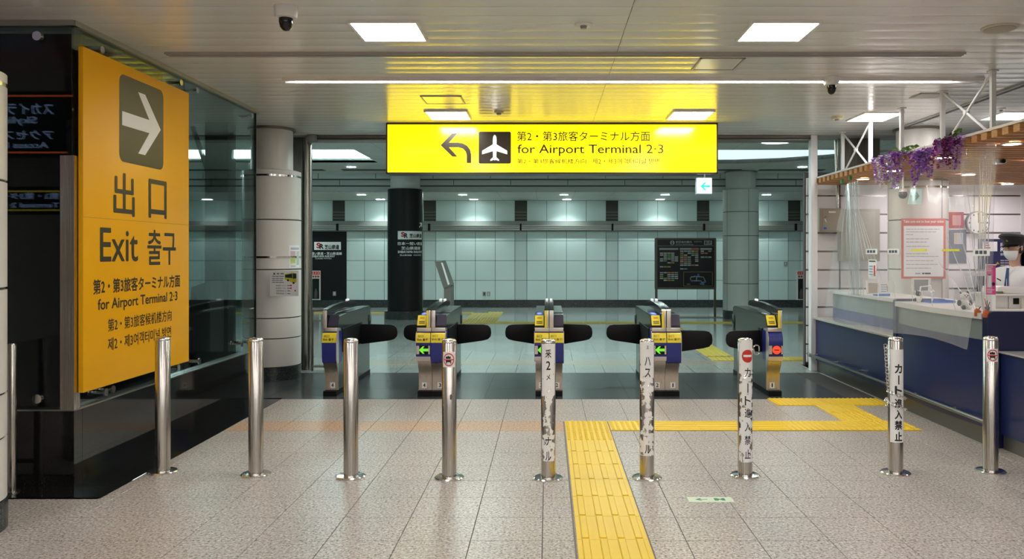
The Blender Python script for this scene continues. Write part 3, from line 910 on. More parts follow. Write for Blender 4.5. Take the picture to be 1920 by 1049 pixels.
# ================================================================== pipe, shutter side panel, fences between concourse and hall
sp = struct('trim_7')
MB().lathe([(0.065, 0), (0.065, 3.18)], -3.30, 11.2, 28).build('guide_pipe', brushed('pipe steel', (0.36, 0.335, 0.30), 0.25), sp, smooth=40)
box('side_panel', -3.95, -3.33, 11.2, 11.26, 0, 3.19, brushed('panel steel', (0.19, 0.175, 0.155), 0.3), sp)
def fence(name, label, pts, zt=0.83):
    f = thing(name, label, 'railing', (*pts[0], 0))
    MB().tube([(x, y, zt) for x, y in pts], 0.024, 10).build('top_rail', DKSTEEL, f, smooth=40)
    MB().tube([(x, y, zt - 0.15) for x, y in pts], 0.014, 8).build('mid_rail', DKSTEEL, f, smooth=40)
    MB().tube([(x, y, 0.06) for x, y in pts], 0.018, 8).build('bottom_rail', DKSTEEL, f, smooth=40)
    for (xa, ya), (xb, yb) in zip(pts, pts[1:]):
        n = max(1, int(math.hypot(xb - xa, yb - ya) / 0.2))
        for i in range(n + 1):
            x, y = xa + (xb - xa) * i / n, ya + (yb - ya) * i / n
            MB().rod((x, y, 0.0 if i in (0, n) else 0.06), (x, y, zt if i in (0, n) else zt - 0.15), 0.016 if i in (0, n) else 0.009, 8).build('baluster', DKSTEEL, f, smooth=40)
fence('barrier_railing', 'short dark railing between the steel pipe and the leftmost gate', [(-3.2, 11.1), (-2.52, 11.1)])
fence('hall_railing', 'straight dark railing seen through the tinted glass', [(-5.55, 11.35), (-4.4, 11.35)])
fence('stair_railing', 'railing with closely spaced bars seen through the last glass pane', [(-4.05, 10.9), (-3.98, 11.7), (-3.97, 12.6)])

# ================================================================== long yellow overhead sign
SY = 10.0
os_ = thing('overhead_sign', 'long lit yellow terminal sign hanging under the ceiling above the gates', 'sign', (0.05, SY, 2.58))
a = W(724, 326, SY); b = W(1346, 231, SY)
X0, X1, Z0, Z1 = a[0], b[0], a[2], b[2]
SFRAME = mat('sign frame', (0.035, 0.025, 0.015), 0.35)
box('case', X0, X1, SY + 0.02, SY + 0.28, Z0, Z1, SFRAME, os_)
for q in ((X0, X1, Z1 - 0.018, Z1), (X0, X1, Z0, Z0 + 0.018), (X0, X0 + 0.018, Z0, Z1), (X1 - 0.018, X1, Z0, Z1)):
    box('frame_bar', q[0], q[1], SY - 0.005, SY + 0.02, q[2], q[3], SFRAME, os_)
SIGNLIT = emis('lit yellow', (1.0, 0.78, 0.0), 1.45)
MATS['lit yellow'].node_tree.nodes['Principled BSDF'].inputs['Base Color'].default_value = (0.8, 0.6, 0.0, 1)
MATS['lit yellow'].node_tree.nodes['Principled BSDF'].inputs['Roughness'].default_value = 0.15
xm = W(963, 0, SY)[0]
box('light_panel', X0 + 0.018, xm - 0.002, SY, SY + 0.02, Z0 + 0.018, Z1 - 0.018, SIGNLIT, os_)
box('light_panel', xm + 0.002, X1 - 0.018, SY, SY + 0.02, Z0 + 0.018, Z1 - 0.018, SIGNLIT, os_)
SB = mat('sign black', (0.022, 0.012, 0.004), 0.3)
YT = SY - 0.003
poly_px('turn_arrow', [(826, 272.5), (848, 250), (858, 250), (842, 267.5), (859, 267.5), (868, 269), (876, 273.5), (881.5, 281), (883.5, 290), (883.5, 306), (875, 306), (875, 291), (873, 284.5), (868, 279), (860, 276.5), (842, 276.5), (858, 294), (848, 294)], YT, 0.002, SB, os_)
P = [W(x, y, YT) for x, y in ((897.5, 307), (958, 247))]
MB().prism(rrect(P[0][0], P[1][0], P[0][2], P[1][2], 0.018), 'xz', YT, YT + 0.002).build('pictogram_plate', SB, os_)
plane_half = [(927.5, 253), (930, 255.5), (931, 262), (931, 271), (951, 283), (951, 289.5), (931, 283.5), (930.5, 295), (935.5, 299.5), (935.5, 302), (928.5, 299.5)]
poly_px('aeroplane', plane_half + [(927.5, 301.5)] + [(855 - x + 1000, y) for x, y in reversed(plane_half[1:])], YT - 0.002, 0.002, emis('lit white', (1, 1, 1), 1.0), os_)
text_px('第2・第3旅客ターミナル方面', SB, os_, 969, 1219, 246, 265, YT, 0.012)
text_px('for Airport Terminal 2·3', SB, os_, 970, 1244, 271, 293, YT, 0.010)
text_px('第2・第3旅客候机楼方向', SB, os_, 969.5, 1099, 297.5, 307.5, YT, 0.012)
text_px('제2・제3여객터미널 방면', SB, os_, 1110.5, 1237, 297, 308, YT, 0.012)
# small exit box below it
es = thing('exit_box', 'small white lit box with green arrow hanging below the yellow sign', 'sign', W(1321, 362, SY))
MB().rod(W(1321, 326, SY + 0.06), W(1321, 336, SY + 0.06), 0.008, 8).build('stem', WHITE, es)
box_px('mount', 1308, 1333, 324.5, 327, SY + 0.03, 0.06, WHITE, es)
box_px('case', 1306, 1335, 333.5, 364, SY + 0.01, 0.09, mat('case blue', (0.55, 0.66, 0.85), 0.4), es)
box_px('lit_face', 1307.5, 1334.5, 335.5, 362.5, SY + 0.005, 0.006, emis('lit white', (1, 1, 1), 1.0), es)
poly_px('arrow', [(1313.5, 349.5), (1321, 342), (1325, 342), (1319.5, 347.8), (1332, 347.8), (1332, 351.2), (1319.5, 351.2), (1325, 357), (1321, 357)], SY + 0.003, 0.001, emis('lit green', (0.0, 0.60, 0.55), 0.7), es)

# ================================================================== ceiling fixtures
def dome_cam(x, y, r, label, split=True):
    t = thing('dome_camera', label, 'camera', (x, y, 3.2), 'dome cameras')
    MB().lathe([(r, 3.2), (r, 3.165), (r * 0.92, 3.13), (r * 0.62, 3.125), (0, 3.125)], x, y, 28).build('housing', WHITE, t, smooth=40)
    MB().lathe([(r * 0.6, 3.128), (r * 0.6, 3.10), (r * 0.5, 3.07), (r * 0.3, 3.05), (0, 3.043)], x, y, 24).build('dome', BLACKGLOSS, t, smooth=60)
dome_cam(-1.70, 5.30, 0.075, 'white dome camera with dark bulb near the top edge beside the exit panel')
dome_cam(2.58, 7.42, 0.07, 'white dome camera with dark bulb overlapping the strip light')
def disc_fix(name, label, cat, x, y, r, h, m, knob=None):
    t = thing(name, label, cat, (x, y, 3.2))
    MB().lathe([(r, 3.202), (r, 3.2 - h * 0.6), (r * 0.9, 3.2 - h), (0, 3.2 - h)], x, y, 28).build('plate', m, t, smooth=40)
    if knob:
        MB().lathe([(knob, 3.2 - h), (knob * 0.8, 3.2 - h - 0.02), (0, 3.2 - h - 0.022)], x, y, 16).build('sensor', mat('sensor grey', (0.3, 0.3, 0.3), 0.4), t, smooth=40)
    return t
t = disc_fix('ceiling_speaker', 'large pale round ceiling speaker in the upper corner by the counter', 'speaker', 3.2, 5.78, 0.12, 0.012, mat('speaker cream', (0.62, 0.58, 0.48), 0.5))
MB().disc((3.2, 5.78, 3.183), 0.105, 'z', 0.004, 28).build('grille', mat('grille', (0.45, 0.42, 0.36), 0.7), t)
disc_fix('smoke_detector', 'flat white round detector near the top middle of the ceiling', 'detector', 0.25, 5.70, 0.06, 0.012, WHITE, 0.025)
disc_fix('smoke_detector', 'round detector close above the long yellow sign', 'detector', -0.55, 9.2, 0.055, 0.02, mat('detector cream', (0.6, 0.55, 0.35), 0.5), 0.03)
disc_fix('smoke_detector', 'small cream detector left of the counter lights', 'detector', 3.39, 9.55, 0.065, 0.03, MATS['detector cream'], 0.03)
disc_fix('smoke_detector', 'small round detector above the canopy beside the diagonal slot', 'detector', 5.0, 9.0, 0.05, 0.02, WHITE, 0.02)
def hatch(label, x0, x1, y0, y1, slats=0):
    t = thing('access_hatch', label, 'hatch', ((x0 + x1) / 2, (y0 + y1) / 2, 3.2))
    mb = MB()
    for q in ((x0, x1, y0, y0 + 0.012), (x0, x1, y1 - 0.012, y1), (x0, x0 + 0.012, y0, y1), (x1 - 0.012, x1, y0, y1)):
        mb.box(*q, 3.192, 3.202)
    mb.build('rim', mat('hatch rim', (0.42, 0.4, 0.36), 0.4), t)
    box('lid', x0 + 0.016, x1 - 0.016, y0 + 0.016, y1 - 0.016, 3.195, 3.203, CEIL if not slats else mat('slot dark', (0.05, 0.05, 0.06), 0.6), t)
    for i in range(slats):
        y = y0 + 0.02 + (y1 - y0 - 0.04) * i / slats
        box('slat', x0 + 0.016, x1 - 0.016, y, y + 0.015, 3.19, 3.198, WHITE, t)
hatch('square access hatch in the ceiling left of the yellow sign light', -1.30, -0.88, 8.3, 8.72)
hatch('square access hatch between the slot and the strip light near the dome camera', 1.25, 1.62, 6.68, 7.1)
hatch('small slatted vent in the ceiling beside the bracing of the canopy', 3.72, 4.0, 8.15, 8.4, 8)

# ================================================================== bollards
BR = 0.052
def bollard(x, y, label):
    t = thing('bollard', label, 'bollard', (x, y, 0), 'steel bollards across the floor')
    MB().lathe([(BR, 0.008), (BR, 0.962), (BR - 0.003, 0.966)], x, y, 40).build('post', STEEL, t, smooth=40)
    MB().lathe([(BR - 0.001, 0.966), (BR - 0.001, 0.978), (BR * 0.8, 0.987), (BR * 0.4, 0.992), (0, 0.993)], x, y, 40).build('cap', STEELH, t, smooth=50)
    MB().lathe([(0.106, 0), (0.106, 0.008), (0.098, 0.014), (BR, 0.017)], x, y, 40).build('base_plate', STEELH, t, smooth=30)
    return t
B = [(-2.81, 5.956, 'plain steel bollard overlapping the tall yellow exit panel'),
     (-2.104, 5.885, 'plain steel bollard between the yellow panel and the white column'),
     (-1.406, 5.83, 'plain steel bollard in front of the leftmost ticket gate'),
     (-0.70, 5.80, 'steel bollard with a single square no-luggage-cart sticker before the second gate'),
     (0.004, 5.787, 'steel bollard with peeling white sticker reading a terminal name, before the middle gate'),
     (0.705, 5.80, 'steel bollard with worn white sticker just right of the yellow tactile strip'),
     (1.416, 5.857, 'steel bollard with white sticker and red no-entry mark'),
     (2.526, 5.927, 'steel bollard with clean white lettered sticker wrapped by a chain'),
     (3.24, 5.97, 'steel bollard at the near end of the blue counter')]
bol = [bollard(*b) for b in B]
STK = mat('sticker white', (0.88, 0.88, 0.87), 0.5)
def look(x, y):
    return -math.atan2(x, y)    # angle at which the post faces the viewer (0 faces -y)
def worn_sticker(t, x, y, a0, a1, z0, z1, wear, seed):
    """white film with torn edges and holes, as small cells on the post"""
    na, nz = 22, 130
    mb = MB()
    r = BR + 0.0009
    for j in range(nz):
        v = (j + 0.5) / nz
        for i in range(na):
            u = (i + 0.5) / na
            n = 0.5 + 0.5 * noise.noise(Vector((u * 5 + seed, v * 26, seed * 1.7))) * 1.3 + 0.22 * noise.noise(Vector((u * 14, v * 80, seed)))
            edge = min(u, 1 - u) * 2
            w = wear(v)
            if n * (0.35 + 0.65 * edge) < w:
                continue
            A, Bn = a0 + (a1 - a0) * i / na, a0 + (a1 - a0) * (i + 1) / na
            za, zb = z0 + (z1 - z0) * j / nz, z0 + (z1 - z0) * (j + 1) / nz
            mb.add([(x + r * math.sin(A), y - r * math.cos(A), za), (x + r * math.sin(Bn), y - r * math.cos(Bn), za),
                    (x + r * math.sin(Bn), y - r * math.cos(Bn), zb), (x + r * math.sin(A), y - r * math.cos(A), zb)], [(0, 1, 2, 3)])
    o = mb.build('sticker', STK, t)
    bm = bmesh.new(); bm.from_mesh(o.data)
    bmesh.ops.remove_doubles(bm, verts=bm.verts, dist=1e-5)
    bm.to_mesh(o.data); bm.free()
    o['label'] = 'worn white sticker'
def stack(t, x, y, ac, chars, h, w, off=0.014):
    mb = MB()
    for ch, z in chars:
        wrap_text(ch, INK, t, x, y, BR + 0.0016, ac, z, w * (0.16 if ch == '｜' else 0.75 if ch == '2' else 1.0), h, off, mb=mb)
    mb.build('lettering', INK, t)
def zpix(py, y): return EYE - (py - VY) * y / FOC
# 5: torn terminal sticker
x, y = B[4][:2]; yf = y - BR; ac = look(x, y)
worn_sticker(bol[4], x, y, ac - 1.05, ac + 1.05, zpix(866, yf), zpix(646, yf), lambda v: 0.05 if v > 0.62 else (0.42 if 0.22 < v <= 0.52 else 0.22 if v <= 0.22 else 0.05 + 0.37 * (0.62 - v) / 0.1), 3.1)
stack(bol[4], x, y, ac, [('釆', zpix(664, yf)), ('2', zpix(686, yf)), ('ナ', zpix(828, yf)), ('ル', zpix(856, yf))], 0.062, 0.042)
stack(bol[4], x, y, ac, [('メ', zpix(708, yf))], 0.04, 0.03)
# 6
x, y = B[5][:2]; yf = y - BR; ac = look(x, y)
worn_sticker(bol[5], x, y, ac - 1.15, ac + 1.15, zpix(856, yf), zpix(642, yf), lambda v: 0.03 if v > 0.70 else (0.40 if 0.2 < v < 0.56 else 0.2 if v <= 0.2 else 0.22), 8.4)
stack(bol[5], x, y, ac + 0.1, [('ハ', zpix(678, yf)), ('ス', zpix(700, yf)), ('ル', zpix(843, yf))], 0.062, 0.042)
stack(bol[5], x, y, ac + 0.1, [('王', zpix(652, yf))], 0.022, 0.016)
# 7
x, y = B[6][:2]; yf = y - BR; ac = look(x, y) + 0.1
worn_sticker(bol[6], x, y, ac - 1.0, ac + 1.25, zpix(868, yf), zpix(638, yf), lambda v: 0.02 if v > 0.72 else 0.2, 5.5)
a7 = ac + 0.28
zr, hr7 = zpix(668.5, yf), 0.046
mb = MB()
for i in range(14):
    u0, u1 = -1 + 2 * i / 14, -1 + 2 * (i + 1) / 14
    pts = []
    for u in (u0, u1):
        A = a7 + 0.82 * u; hh = hr7 * math.sqrt(max(0.0, 1 - u * u)) + 1e-5
        pts += [(x + (BR + 0.0014) * math.sin(A), y - (BR + 0.0014) * math.cos(A), zr - hh), (x + (BR + 0.0014) * math.sin(A), y - (BR + 0.0014) * math.cos(A), zr + hh)]
    mb.add(pts, [(0, 2, 3, 1)])
mb.build('red_disc', RED, bol[6])
MB().lathe([(BR + 0.002, zpix(670, yf)), (BR + 0.002, zpix(666, yf))], x, y, 10, a7 - 0.6, a7 + 0.6).build('white_bar', STK, bol[6])
stack(bol[6], x, y, a7, [('カ', zpix(699, yf)), ('ー'.replace('ー', '｜'), zpix(728, yf)), ('ト', zpix(752, yf)), ('進', zpix(775, yf)), ('入', zpix(801, yf)), ('禁', zpix(826, yf)), ('止', zpix(852, yf))], 0.066, 0.045, 0.012)
hk = MB()
hx, hy, hz = x + 0.075, y - 0.03, zpix(657, yf)
hk.tube([(hx + 0.02 * math.cos(a) * (1 if abs(math.cos(a)) > 0.2 else 1), hy, hz + 0.017 * math.sin(a) + (0.016 if math.sin(a) > 0 else -0.016)) for a in [2 * math.pi * i / 14 for i in range(14)]], 0.0045, 6, closed=True)
hk.build('chain_hook', STEELH, bol[6], smooth=50)
MB().rod((x + 0.04, y - 0.03, hz), (hx - 0.018, hy, hz), 0.005, 8).build('hook_stud', STEELH, bol[6])
# 8: clean sticker and chain
x, y = B[7][:2]; yf = y - BR; ac = look(x, y)
z0, z1 = zpix(831, yf), zpix(656, yf)
MB().lathe([(BR + 0.001, z0), (BR + 0.001, z1)], x, y, 16, ac - 0.75, ac + 1.4).build('sticker', STK, bol[7])
a8 = ac + 0.42
SBD = 0.035
stack(bol[7], x, y, a8, [('カ', zpix(692, yf)), ('｜', zpix(713, yf)), ('ト', zpix(733, yf)), ('進', zpix(757, yf)), ('入', zpix(778, yf)), ('禁', zpix(798, yf)), ('止', zpix(819, yf))], 0.068, 0.056, SBD)
MB().rod((x - 0.045, y - 0.02, zpix(655, yf)), (x - 0.075, y - 0.02, zpix(655, yf)), 0.005, 8).build('hook_stud', STEELH, bol[7])
chn = thing('chain', 'chrome chain hung and wound round the clean-stickered bollard', 'chain', (x - 0.08, y, zpix(740, yf)))
def link(mb, p, d, side, L=0.03, wd=0.011, r=0.0035):
    d = Vector(d).normalized(); s = Vector(side); s = (s - d * s.dot(d)).normalized()
    pts = []
    for i in range(12):
        a = 2 * math.pi * i / 12
        pts.append(Vector(p) + s * wd * math.cos(a) + d * ((L / 2 - wd) * (1 if math.sin(a) > 0 else -1) + wd * math.sin(a)))
    mb.tube(pts, r, 5, closed=True)
path = [Vector((x - 0.085, y - 0.03, zpix(650 + 4 * i, yf) )) for i in range(21)]
path = [Vector((x - 0.085 + 0.02 * (i / 20), y - 0.03, p.z)) for i, p in enumerate(path)]
ztop, zlow = zpix(737, yf), zpix(768, yf)
for i in range(1, 60):
    a = ac - 1.2 + i / 59 * 4 * math.pi
    rr = BR + 0.013
    path.append(Vector((x + rr * math.sin(a), y - rr * math.cos(a), ztop + (zlow - ztop) * min(1, i / 45) - 0.01 * math.sin(a))))
total = [0.0]
for p, q in zip(path, path[1:]):
    total.append(total[-1] + (q - p).length)
k, dist, n = 0, 0.0, 0
while dist < total[-1]:
    while k < len(path) - 2 and total[k + 1] < dist:
        k += 1
    f = (dist - total[k]) / max(1e-6, total[k + 1] - total[k])
    p = path[k].lerp(path[k + 1], f)
    out = Vector((p.x - x, p.y - y, 0))
    d = path[k + 1] - path[k]
    side = out if n % 2 else Vector((0, 0, 1)) if abs(d.normalized().z) < 0.8 else Vector((1, 0, 0))
    mb = MB()
    link(mb, p, d, side)
    mb.build('chain_link', STEELH, chn, smooth=60)
    dist += 0.0235; n += 1
# 4 and 9: no luggage cart stickers
def no_cart(t, x, y, ac, zc, w, h):
    r = BR + 0.001
    MB().lathe([(r, zc - h / 2), (r, zc + h / 2)], x, y, 12, ac - w / 2 / r, ac + w / 2 / r).build('sticker', STK, t)
    def wr(u, v, rr): return (x + rr * math.sin(ac + u / r), y - rr * math.cos(ac + u / r), zc + v)
    def wpoly(pts, name, m, lift):
        us = [p[0] for p in pts]; v0 = min(p[1] for p in pts); v1 = max(p[1] for p in pts)
        MB().lathe([(r + lift, zc + v0), (r + lift, zc + v1)], x, y, 8, ac + min(us) / r, ac + max(us) / r).build(name, m, t)
    mb = MB(); N = 28; R0, R1 = min(w, h) * 0.43, min(w, h) * 0.36
    vs = []
    for i in range(N):
        a = 2 * math.pi * i / N
        vs += [wr(R0 * math.cos(a), R0 * 1.15 * math.sin(a), r + 0.0012), wr(R1 * math.cos(a), R1 * 1.15 * math.sin(a), r + 0.0012)]
    mb.add(vs, [(2 * i, 2 * ((i + 1) % N), 2 * ((i + 1) % N) + 1, 2 * i + 1) for i in range(N)])
    mb.build('red_ring', RED, t)
    q = w * 0.01
    wpoly([(-0.022, 0.006), (0.013, 0.006), (0.013, 0.022), (-0.022, 0.022)], 'cart_pictogram', INK, 0.0008)
    wpoly([(-0.022, -0.018), (0.016, -0.018), (0.016, -0.004), (-0.022, -0.004)], 'cart_pictogram', INK, 0.0008)
    wpoly([(-0.008, 0.022), (0.0, 0.022), (0.0, 0.027), (-0.008, 0.027)], 'cart_pictogram', INK, 0.0008)
    for u in (-0.017, 0.013):
        wpoly([(u + 0.004 * math.cos(b), -0.023 + 0.004 * math.sin(b)) for b in [i * math.pi / 4 for i in range(8)]], 'cart_pictogram', INK, 0.0008)
    wpoly([(-0.034, -0.004), (0.034, -0.004), (0.034, 0.003), (-0.034, 0.003)], 'red_bar', RED, 0.0016)
x, y = B[3][:2]; yf = y - BR
no_cart(bol[3], x, y, look(x, y) - 0.06, zpix(675, yf), 0.092, 0.108)
MB().add([(x + (BR + 0.0008) * math.sin(a), y - (BR + 0.0008) * math.cos(a), z) for a, z in ((0.2, 0.568), (0.45, 0.565), (0.55, 0.59), (0.4, 0.605), (0.22, 0.6))], [(0, 1, 2, 3, 4)]).build('scuff_mark', mat('scuff', (0.12, 0.10, 0.09), 0.6), bol[3])
x, y = B[8][:2]; yf = y - BR
no_cart(bol[8], x, y, look(x, y) + 0.3, zpix(667, yf), 0.085, 0.095)

# ================================================================== ticket gates (front of the nose at y = 0, centre line at x = 0)
GBODY = mat('gate body grey', (0.055, 0.068, 0.066), 0.22, 0.5)
GDECK = mat('gate deck', (0.012, 0.014, 0.016), 0.16)
GNAVY = mat('gate navy', (0.012, 0.022, 0.19), 0.3)
GSTEEL = brushed('gate steel', (0.50, 0.44, 0.38), 0.32)
GSILVER = mat('gate silver', (0.62, 0.58, 0.56), 0.3, 0.6)
GYEL = mat('gate yellow', (0.88, 0.70, 0.03), 0.4)
GSCREEN = mat('gate screen', (0.045, 0.04, 0.07), 0.25)
GREEN = emis('lit arrow green', (0.16, 0.65, 0.03), 0.75)
BLUELIT = emis('lit blue', (0.02, 0.08, 0.95), 0.9)
REDLIT = emis('lit red', (1.0, 0.05, 0.02), 1.0)
HW = 0.166
def slant(y):       # height of the sloped front at depth y
    return 0.772 + (y - 0.055) * (0.118 / 0.085) if y < 0.14 else 0.89 + (y - 0.14) * 0.035
def half_gate(t, s, num, reader, exit_strip, arrow, stop=False, flap_y=1.15, L=0.40):
    """one half of a gate: s = -1 left half, +1 right half; reader half has card reader and ticket slot"""
    def X(a, b):
        return (min(s * a, s * b), max(s * a, s * b))
    def bx(name, a, b, y0, y1, z0, z1, m, bev=0.0):
        x0, x1 = X(a, b)
        return box(name, x0, x1, y0, y1, z0, z1, m, t, bev)
    def pr(name, prof, a, b, m, bev=0.0):
        x0, x1 = X(a, b)
        return MB().prism(prof, 'yz', x0, x1).build(name, m, t, smooth=35, bevel=bev)
    g = 0.002
    bx('kick_plate', g, HW - 0.015, 0.05, 1.78, 0.0, 0.06, BLACK)
    zl = 0.40 if reader else 0.37
    curve = [(0.13, 0.06), (0.135, 0.14), (0.13, 0.22), (0.112, 0.29), (0.075, 0.34), (0.055, zl)]
    pr('front_leg', [(0.16, 0.06)] + curve + [(0.16, zl)], g, HW - 0.016, GSTEEL)
    pr('pedestal', [(0.16, 0.06), (0.16, 0.45), (1.75, 0.45), (1.75, 0.06)], g, HW - 0.016, GBODY)
    pr('nose', [(0.06, zl), (0.022, zl + 0.012), (0.004, zl + 0.05), (0.0, zl + 0.1), (0.0, 0.60), (0.006, 0.66), (0.022, 0.70), (0.05, 0.72), (0.27, 0.72), (0.27, zl)], g, HW - 0.004, GNAVY)
    pr('nose_rim', [(0.06, zl - 0.004), (0.018, zl + 0.008), (-0.002, zl + 0.05), (-0.006, zl + 0.1), (-0.006, 0.60), (0.0, 0.665), (0.018, 0.706), (0.05, 0.724), (0.10, 0.724), (0.10, zl)], HW - 0.004, HW, GSILVER)
    if reader:
        pr('nose_foot', [(0.06, zl - 0.002), (0.02, zl + 0.01), (0.002, zl + 0.05), (-0.003, zl + 0.052), (0.014, zl + 0.002), (0.06, zl - 0.008)], g, HW - 0.004, GSILVER)
    bx('silver_strip', g, HW - 0.008, 0.04, 0.24, 0.724, 0.768, GSILVER, 0.004)
    pr('upper_body', [(0.27, 0.45), (0.27, 0.745), (0.066, 0.768), (0.148, 0.886), (0.50, 0.90), (1.68, 0.905), (1.75, 0.88), (1.75, 0.45)], g, HW - 0.004, GBODY)
    pr('deck', [(0.50, 0.901), (1.68, 0.906), (1.68, 0.909), (0.50, 0.905)], 0.05, HW - 0.005, GDECK)
    bx('side_recess', HW - 0.006, HW + 0.003, 0.27, flap_y + 0.1, 0.47, 0.735, BLACK)
    bx('rear_bumper', 0.02, HW + 0.006, 1.62, 1.77, 0.5, 0.80, BLACKGLOSS, 0.02)
    # sloped face
    sl0, sl1 = 0.058, 0.14
    def sloped(name, a, b, y0, y1, lift, th, m):
        x0, x1 = X(a, b)
        prof = [(y0, slant(y0) + lift), (y1, slant(y1) + lift), (y1 - 0.004, slant(y1) + lift + th), (y0 - 0.004, slant(y0) + lift + th)]
        return MB().prism(prof, 'yz', x0, x1).build(name, m, t)
    if reader:
        sloped('panel_bed', 0.056, HW - 0.006, sl0, sl1, 0.0, 0.004, GDECK)
        sloped('reader_bed', 0.054, HW - 0.006, 0.142, 0.52, 0.0, 0.006, GDECK)
        sloped('ticket_panel', 0.060, HW - 0.008, 0.062, 0.134, 0.006, 0.012, GYEL)
        sloped('ticket_slot', 0.082, HW - 0.032, 0.106, 0.116, 0.0195, 0.003, mat('slot orange', (0.6, 0.33, 0.01), 0.5))
        for k in range(2):
            sloped('instruction_line', 0.075, HW - 0.025, 0.070 + 0.012 * k, 0.076 + 0.012 * k, 0.0195, 0.001, INK)
        x0, x1 = X(0.075, HW - 0.022)
        xc, rx = (x0 + x1) / 2, (x1 - x0) / 2
        pts = []
        for i in range(18):
            a = 2 * math.pi * i / 18
            yy = 0.33 + 0.13 * math.sin(a)
            pts.append((xc + rx * math.cos(a), yy, slant(yy) + 0.0085))
        MB().add(pts, [tuple(range(18))]).build('card_reader', BLUELIT if not stop else mat('reader off', (0.15, 0.15, 0.16), 0.3), t)
        sloped('reader_mark', 0.090, HW - 0.037, 0.30, 0.35, 0.0095, 0.001, PAPER)
        sloped('reader_line', 0.070, HW - 0.020, 0.165, 0.185, 0.0075, 0.001, GSILVER)
    else:
        sloped('screen', 0.056, HW - 0.008, sl0 + 0.002, sl1, 0.002, 0.012, GSCREEN)
    # fin and hood along the centre line
    fin = [(0.03, 0.768), (0.03, 0.955), (0.05, 0.972), (0.30, 0.995), (0.75, 1.012), (1.15, 1.014), (1.32, 1.0), (1.38, 0.965), (1.36, 0.94), (1.1, 0.935), (0.8, 0.94), (0.5, 0.925), (0.30, 0.90), (0.14, 0.88), (0.07, 0.768)]
    pr('hood', fin, g, 0.052, BLACKGLOSS)
    bx('hood_edge', 0.004, 0.026 if reader else 0.05, 0.022, 0.034, 0.765, 0.962, GSILVER, 0.003)
    if reader:
        bx('yellow_edge', 0.026, 0.050, 0.022, 0.034, 0.765, 0.962, GYEL, 0.003)
    bx('signal_lamp', 0.012, 0.04, 1.02, 1.10, 1.01, 1.034, emis('lamp white', (1, 1, 1), 0.5), 0.006)
    # number plate
    xm_ = s * (HW * 0.53)
    box('number_plate', xm_ - 0.027, xm_ + 0.027, 0.126, 0.131, 0.080, 0.144, PAPER, t)
    text(num, INK, t, (xm_ - (0.014 if num != '1' else 0.007), 0.1252, 0.092), UX, UZ, 0.028 if num != '1' else 0.014, 0.044, 0.03, 'number')
    # nose graphics
    if exit_strip:
        x0, x1 = X(0.004, HW - 0.006)
        MB().prism([(-0.0025, 0.625), (-0.0025, 0.605), (0.004, 0.66), (0.020, 0.702), (0.030, 0.712), (0.028, 0.713), (0.017, 0.703), (0.001, 0.662)], 'yz', x0, x1).build('exit_strip', GYEL, t)
        if exit_strip == 2:
            mb = MB()
            text('出口', INK, t, (x0 + 0.02, -0.0005, 0.664), (1, 0, 0), (0, 0.28, 0.96), 0.06, 0.03, 0.01, mb=mb)
            text('Exit 출구', INK, t, (x0 + 0.015, -0.0045, 0.628), (1, 0, 0), (0, 0.1, 1), 0.115, 0.026, 0.02, mb=mb)
            mb.build('exit_lettering', INK, t)
        else:
            mb = MB()
            text('出口', INK, t, (x0 + 0.015, -0.0005, 0.668), (1, 0, 0), (0, 0.28, 0.96), 0.06, 0.026, 0.0, mb=mb)
            text('Exit 출구', INK, t, (x0 + 0.015, -0.0045, 0.632), (1, 0, 0), (0, 0.1, 1), 0.125, 0.022, 0.01, mb=mb)
            mb.build('exit_lettering', INK, t)
    if arrow or stop:
        x0, x1 = X(0.006, HW - 0.008)
        box('display', x0, x1, -0.004, 0.01, 0.475, 0.575, BLACK if not stop else mat('display grey', (0.02, 0.02, 0.03), 0.3), t)
        box('sensor_plate', x0, x0 + 0.033, -0.006, 0.0, 0.478, 0.572, GSILVER, t)
        box('sensor_plate', x1 - 0.018, x1, -0.006, 0.0, 0.478, 0.572, GSILVER, t)
        c = (x0 + x1) / 2 + 0.008
        if arrow:
            MB().prism([(c - 0.055, 0.525), (c - 0.012, 0.566), (c + 0.008, 0.566), (c - 0.012, 0.540), (c + 0.052, 0.540), (c + 0.052, 0.510), (c - 0.012, 0.510), (c + 0.008, 0.484), (c - 0.012, 0.484)], 'xz', -0.008, -0.005).build('green_arrow', GREEN, t)
        else:
            MB().disc((c, -0.009, 0.525), 0.046, 'y', 0.004, 24).build('stop_disc', REDLIT, t)
            box('stop_bar', c - 0.028, c + 0.028, -0.011, -0.008, 0.520, 0.530, BLACK, t)
    # swing flap
    fx0 = HW + 0.003
    prof = [(s * fx0, 0.46), (s * (fx0 + L - 0.10), 0.505), (s * (fx0 + L - 0.04), 0.522), (s * (fx0 + L - 0.008), 0.556), (s * (fx0 + L), 0.60), (s * (fx0 + L - 0.008), 0.66), (s * (fx0 + L - 0.04), 0.695), (s * (fx0 + L - 0.09), 0.706), (s * fx0, 0.712)]
    MB().prism(prof, 'xz', flap_y, flap_y + 0.035).build('flap', BLACK, t, bevel=0.006)
    return t
GYF = 9.05
